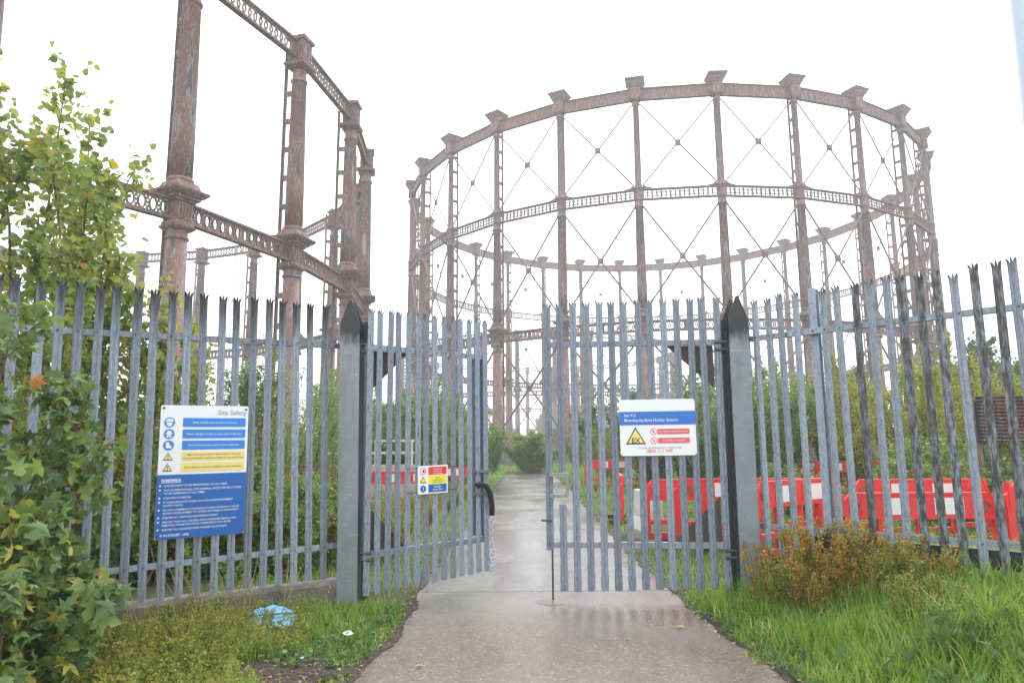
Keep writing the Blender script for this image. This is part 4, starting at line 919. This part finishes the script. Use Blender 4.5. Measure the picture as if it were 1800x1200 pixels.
for k, (x, y, s_) in enumerate(by_bearing([(8.2, 13.4, 1.0), (9.6, 14.6, 1.2), (10.8, 13.0, 1.1), (9.4, 12.2, .9), (11.2, 16.0, 1.3), (7.6, 12.0, .8), (12.6, 16.6, 1.3), (5.2, 13.6, .7), (10.4, 17.2, 1.2)])):
    plant("bramble_bush", B1, (x, y), "dense bramble between red barriers and right thicket, %s from the left" % ORD[k], "bramble", random.uniform(0, 6), s_, "brambles behind the red barriers")
# --- far trees
G4 = "hazy trees beyond the gasholders"; lab4 = "hazy distant tree on the skyline beyond the gasholders"
for q, (x, y, k, s_) in enumerate(by_bearing([(-46, 190, 0, 1.1), (-30, 205, 1, 1.15), (-14, 215, 0, 1.1), (-3, 205, 1, 1.0), (8, 210, 0, 1.1), (18, 214, 1, 1.1), (30, 205, 0, 1.15), (44, 200, 1, 1.1), (58, 190, 0, 1.2), (-64, 180, 1, 1.2), (72, 180, 1, 1.2), (-18, 120, 1, .75), (-10, 126, 0, .7)])):
    plant("distant_tree", (F1, F2)[k], (x, y, 0), "hazy distant skyline tree beyond the gasholders, %s from the left" % ORD[q], "tree", random.uniform(0, 6), s_, G4, trunk="trunk")
plant("broad_tree", F2, (30.5, 43.0, 0), "dark rounded tree above the thicket at the right edge", "tree", .7, .88, None, .95, trunk="trunk")
plant("broad_tree", F1, (37.0, 46.0, 0), "dark tree at the very right edge behind the rounded one", "tree", 1.7, .9, None, .95, trunk="trunk")
plant("broad_tree", F2, (26.0, 56.0, 0), "grey green tree left of the dark rounded tree at right", "tree", 2.7, .8, None, .9, trunk="trunk")
# --- orange weeds by the right gatepost, weeds on the verge
for k, (x, y, s_, lab) in enumerate([(2.62, 7.02, .72, "tall orange weed clump against the right gatepost"), (2.98, 6.95, .80, "bushy orange red weed clump at the foot of the right fence"), (3.32, 6.6, .66, "orange weed clump by the algae-darkened pales"), (2.72, 6.62, .5, "low orange weed clump at the front of the patch by the gatepost"), (3.22, 7.15, .8, "orange weed clump half behind the right fence"), (3.58, 6.22, .5, "small orange weed clump farthest right along the fence foot"), (3.05, 6.55, .55, "small orange weed clump in the middle front of the patch")]):
    plant("orange_weed", O1, (x, y), lab, "weed", k*1.3, s_, "orange weeds by the right gatepost")
for k, (x, y, s_, lab) in enumerate([(3.45, 6.30, .8, "yellow brown weed clump ending the patch along the right fence"), (3.12, 5.6, .72, "yellow tinged weed clump in the long grass of the right verge"), (2.75, 6.85, .8, "olive weed clump in the orange patch by the gatepost")]):
    plant("yellow_weed", O2, (x, y), lab, "weed", k*2.1, s_)
for k, (x, y, s_, lab) in enumerate([(-2.75, 6.05, .55, "yellow brown weed tuft below the safety notice board"), (-2.45, 5.55, .5, "low yellow weed tuft in the middle of the left verge"), (-3.0, 5.35, .6, "yellow weed tuft beside the sycamore bush"), (-2.2, 6.2, .42, "brownish weed tuft in front of the blue sheet")]):
    plant("yellow_weed", O2, (x, y), lab, "weed", k*1.7, s_, "yellow weed tufts on the left verge")
# --- matted yellow brown weeds on the left verge
def scatter_weed(name, n, xr, yr, hmin, hmax, ls, mat, T, seed, mask=None, nl=16, label=None):
    g = np.random.default_rng(seed); x = g.uniform(*xr, n); y = g.uniform(*yr, n)
    if mask is not None: k = mask(x, y); x, y = x[k], y[k]
    n = len(x); h = g.uniform(hmin, hmax, n)*(.35+1.1*(.5+.5*np.sin(x*5.1+1.7*np.sin(y*3.3))*np.sin(y*4.3+x*2))**1.3+.5*(g.random(n) < .12)); az = g.uniform(0, 2*math.pi, n); ln = g.uniform(.1, .7, n)
    t = g.random((n, nl)); bx = np.cos(az)[:, None]*ln[:, None]*h[:, None]*t**1.6; by = np.sin(az)[:, None]*ln[:, None]*h[:, None]*t**1.6
    C = np.stack([x[:, None]+bx, y[:, None]+by, gz(x, y)[:, None]+h[:, None]*t], -1).reshape(-1, 3)+g.normal(0, .012, (n*nl, 3))
    A = g.normal(0, 1, (n*nl, 3)); A[:, 2] += .5; N = g.normal(0, .6, (n*nl, 3))+[0, 0, .5]
    rnd = np.clip(np.repeat(g.random(n), nl)*.5+g.random(n*nl)*.5, 0, 1)
    V, F, a = leaves(C, A, N, ls*g.uniform(.6, 1.3, n*nl), T, rnd)
    o = link(name, np_mesh(name, V, F, a), mat); tag(o, label, None, None, "stuff"); return o
def before_left_fence(x, y):      # viewer's side of the left fence line
    return ((x-LF_P0.x)*(-.574)+(y-LF_P0.y)*.819) < -.16
lv = lambda x, y: before_left_fence(x, y) & (x < -1.75-.25*np.sin(y*5)) & ~((np.abs(x+2.17) < .25) & (np.abs(y-6.47) < .24))
scatter_weed("matted_weeds", 3600, (-3.6, -1.7), (4.0, 7.0), .05, .22, .027, L_TAN, T_SMAL, 61, lv, 18, "matted yellow brown weeds covering the left verge")
scatter_weed("tall_thin_weeds", 230, (-3.4, -1.9), (5.0, 7.0), .25, .48, .022, L_TAN, T_NARR, 67, lambda x, y: before_left_fence(x, y) & (x < -1.95), 22, "thin brown seeding weeds standing in front of the plinth")
scatter_weed("broad_leaf_weeds", 260, (-2.5, -1.1), (5.4, 7.2), .03, .10, .04, L_DOC, T_OVAL, 62, lambda x, y: before_left_fence(x, y) & (x < eL(y)-.06) & ~((np.abs(x+2.17) < .25) & (np.abs(y-6.47) < .24)), 9, "low broad leaved weeds near the blue tray")
scatter_weed("verge_edge_weeds", 520, (1.6, 2.6), (3.8, 7.6), .02, .07, .03, L_DOC, T_OVAL, 63, lambda x, y: (x > eR(y)-.03) & (x < eR(y)+.35), 8, "creeping weeds along the right path edge")
scatter_weed("dock_leaves", 70, (2.2, 3.6), (4.2, 5.2), .12, .28, .13, L_DOC, T_NARR, 64, lambda x, y: x > eR(y)+.4, 9, "broad dark dock leaves in the long grass bottom right")
scatter_weed("undergrowth_left", 2600, (-9, -1.6), (8.0, 24), .2, .7, .06, L_BRM, T_SMAL, 65, lambda x, y: (x < eL(y)-.7) & ~before_left_fence(x, y) & (x < -1.75+(y-8)*.02-.6*(y < 10)) & ~((np.abs(x+.19*y) < 1.6) & (y > 11) & (y < 18.3) & (x > -4.5)), 14, "mixed undergrowth behind the left fence")
scatter_weed("undergrowth_right", 3200, (3.6, 18), (11.5, 27), .2, .7, .06, L_BRM, T_SMAL, 66, lambda x, y: (x > 3.4+(y-11)*.06) & ~((np.abs(x-.47*y) < 1.3) & (y < 21.3) & (y > 12)), 14, "mixed undergrowth under the right thicket")
scatter_weed("weeds_between_barriers", 420, (3.0, 8.6), (9.35, 10.0), .3, .62, .06, L_BRM, T_SMAL, 68, lambda x, y: (y > 9.2+.3*(x < 4.6)*(x-3.0)), 14, "green weeds growing between the rows of red barriers")
# leaf litter, twigs and crumbs on the bare soil and along the path edges
g = np.random.default_rng(77); n = 1500; q = g.random(n); yy = np.where(q < .3, g.normal(5.2, .32, n), g.uniform(4.2, 13, n))
xx = np.where(q < .3, g.normal(-1.62, .22, n), np.where(q < .65, eL(yy)+g.normal(-.03, .06, n), eR(yy)+g.normal(.03, .06, n)))
on = (xx > eL(yy)) & (xx < eR(yy)); zz = np.where(on, .010, np.maximum(gz(xx, yy), .008)+.02)
A = g.normal(0, 1, (n, 3))*[1, 1, .25]; N = g.normal(0, .3, (n, 3))+[0, 0, 1]
Vv, Ff, aa = leaves(np.stack([xx, yy, zz], -1), A, N, g.uniform(.012, .045, n), T_SMAL, g.random(n))
L_LIT = leaf_mat("dead_leaf_litter", [(0, (.06, .04, .025)), (.4, (.14, .08, .04)), (.7, (.25, .15, .07)), (.9, (.36, .25, .10)), (1, (.45, .38, .26))], .15, .7)
tag(link("leaf_litter", np_mesh("leaf_litter", Vv, Ff, aa), L_LIT), "small dead leaves and crumbs along the path edges", kind="stuff")
# dry stalks along the plinth
sk = MB(); g = random.Random(5)
for k in range(46):
    i = g.uniform(3, 21); p = LF_P0+LF_D*(i*LSP)+nrm*g.uniform(.16, .45); z0 = float(gz(p.x, p.y)); a = g.uniform(0, 6); h = g.uniform(.3, .75); q = Vector((p.x+.45*h*math.cos(a), p.y+.3*h*math.sin(a), z0+h))
    sk.tube([(p.x, p.y, z0), ((p.x+q.x)/2+.03, (p.y+q.y)/2, z0+h*.6), q], [.004, .003, .0015], 4)
tag(sk.build("dry_stalks", STRAW), "pale dry stalks leaning against the plinth", kind="stuff")
# --- grass
def grass(name, n, xr, yr, hmin, hmax, wd, seed, mask, label, lean=.45, clump=1.0):
    g = np.random.default_rng(seed); x = g.uniform(*xr, n); y = g.uniform(*yr, n); k = mask(x, y); x, y = x[k], y[k]; n = len(x)
    pn = .5+.5*np.sin(x*2.9+1.3*np.sin(y*2.1))*np.sin(y*3.3+x*1.1)
    h = (hmin+(hmax-hmin)*g.random(n)**2.0)*(1-.5*clump+.8*clump*pn)*(.35+.65*np.clip(np.minimum(np.abs(x-eR(y)), np.abs(x-eL(y)))/.45, 0, 1)); az = g.uniform(0, 2*math.pi, n)+.6*np.sin(x*1.7+y); b = h*lean*g.uniform(.2, 1.5, n); w2 = wd*g.uniform(.6, 1.3, n)
    px, py = np.cos(az), np.sin(az); sx, sy = -py, px; z = gz(x, y)-.01
    def row(t, ww): 
        cx = x+px*b*t*t; cy = y+py*b*t*t; cz = z+h*t*(1-.22*lean*t)
        return np.stack([cx-sx*w2*ww, cy-sy*w2*ww, cz], -1), np.stack([cx+sx*w2*ww, cy+sy*w2*ww, cz], -1)
    r0, r1, r2 = row(0, 1), row(.55, .75), row(1, .08)
    V = np.stack([r0[0], r0[1], r1[0], r1[1], r2[0], r2[1]], 1).reshape(-1, 3)
    F = (np.arange(n)[:, None, None]*6+np.array([(0, 1, 3, 2), (2, 3, 5, 4)])[None]).reshape(-1, 4)
    pb = .5+.5*np.sin(x*.9+2.2*np.sin(y*.7))*np.sin(y*1.3+.8*x); rnd = np.clip(.25*pn+.25*pb+g.random(n)*.45+.06*g.normal(size=n), 0, .92); rnd = np.where(g.random(n) < .06, 1.0, rnd)
    tag(link(name, np_mesh(name, V, F, np.repeat(rnd, 2)), L_GRS), label, None, None, "stuff")
edge = lambda x, y: .10*np.sin(y*4.1)+.06*np.sin(y*11)
grass("long_grass", 52000, (1.7, 6.2), (3.4, 8.2), .08, .36, .0055, 71, lambda x, y: (x > eR(y)+.05+edge(x, y)) & (y < 7.9) , "long green grass on the right verge", .7)
grass("verge_grass", 20000, (-3.4, -.9), (4.2, 7.7), .05, .20, .0048, 72, lambda x, y: (x < eL(y)-.02+.5*edge(x, y)) & before_left_fence(x, y) & ((x > -2.05+.2*np.sin(y*4)) | (np.random.default_rng(1).random(len(x)) < .42)) & ~(((x+1.62)/.36)**2+((y-5.2)/.48)**2 < 1) & ~((np.abs(x+2.17) < .25) & (np.abs(y-6.47) < .24)), "green grass on the left verge beside the path")
grass("grass_inside_gate", 60000, (-4.5, 8.5), (7.6, 24), .05, .22, .006, 73, lambda x, y: ((x < eL(y)-.02+.6*edge(x, y)) & (x > -3.2-(y-8)*.05) & ~before_left_fence(x, y)) | ((x > eR(y)+.02+edge(x, y)) & (x < 9)), "rough grass inside the gate on both sides of the path")
grass("far_grass", 24000, (-9, 12), (22, 58), .12, .5, .014, 74, lambda x, y: (x < eL(y)-.1) | (x > eR(y)+.1) | (y > 42.3), "tall rough grass around the far end of the path")

# ------------------------------------------------------------------ haze
mb = MB(); mb.box((0, 330, 20), (900, 780, 43)); hz = link("haze", mb.mesh("haze")); tag(hz, kind="stuff")
hm = bpy.data.materials.new("pale_mist"); hm.use_nodes = True; hn = hm.node_tree; hn.nodes.clear()
pv = hn.nodes.new("ShaderNodeVolumePrincipled"); pv.inputs["Color"].default_value = (.97, .98, 1, 1); pv.inputs["Density"].default_value = .0019; pv.inputs["Anisotropy"].default_value = .25
ho = hn.nodes.new("ShaderNodeOutputMaterial"); hn.links.new(pv.outputs[0], ho.inputs["Volume"]); hz.data.materials.append(hm)
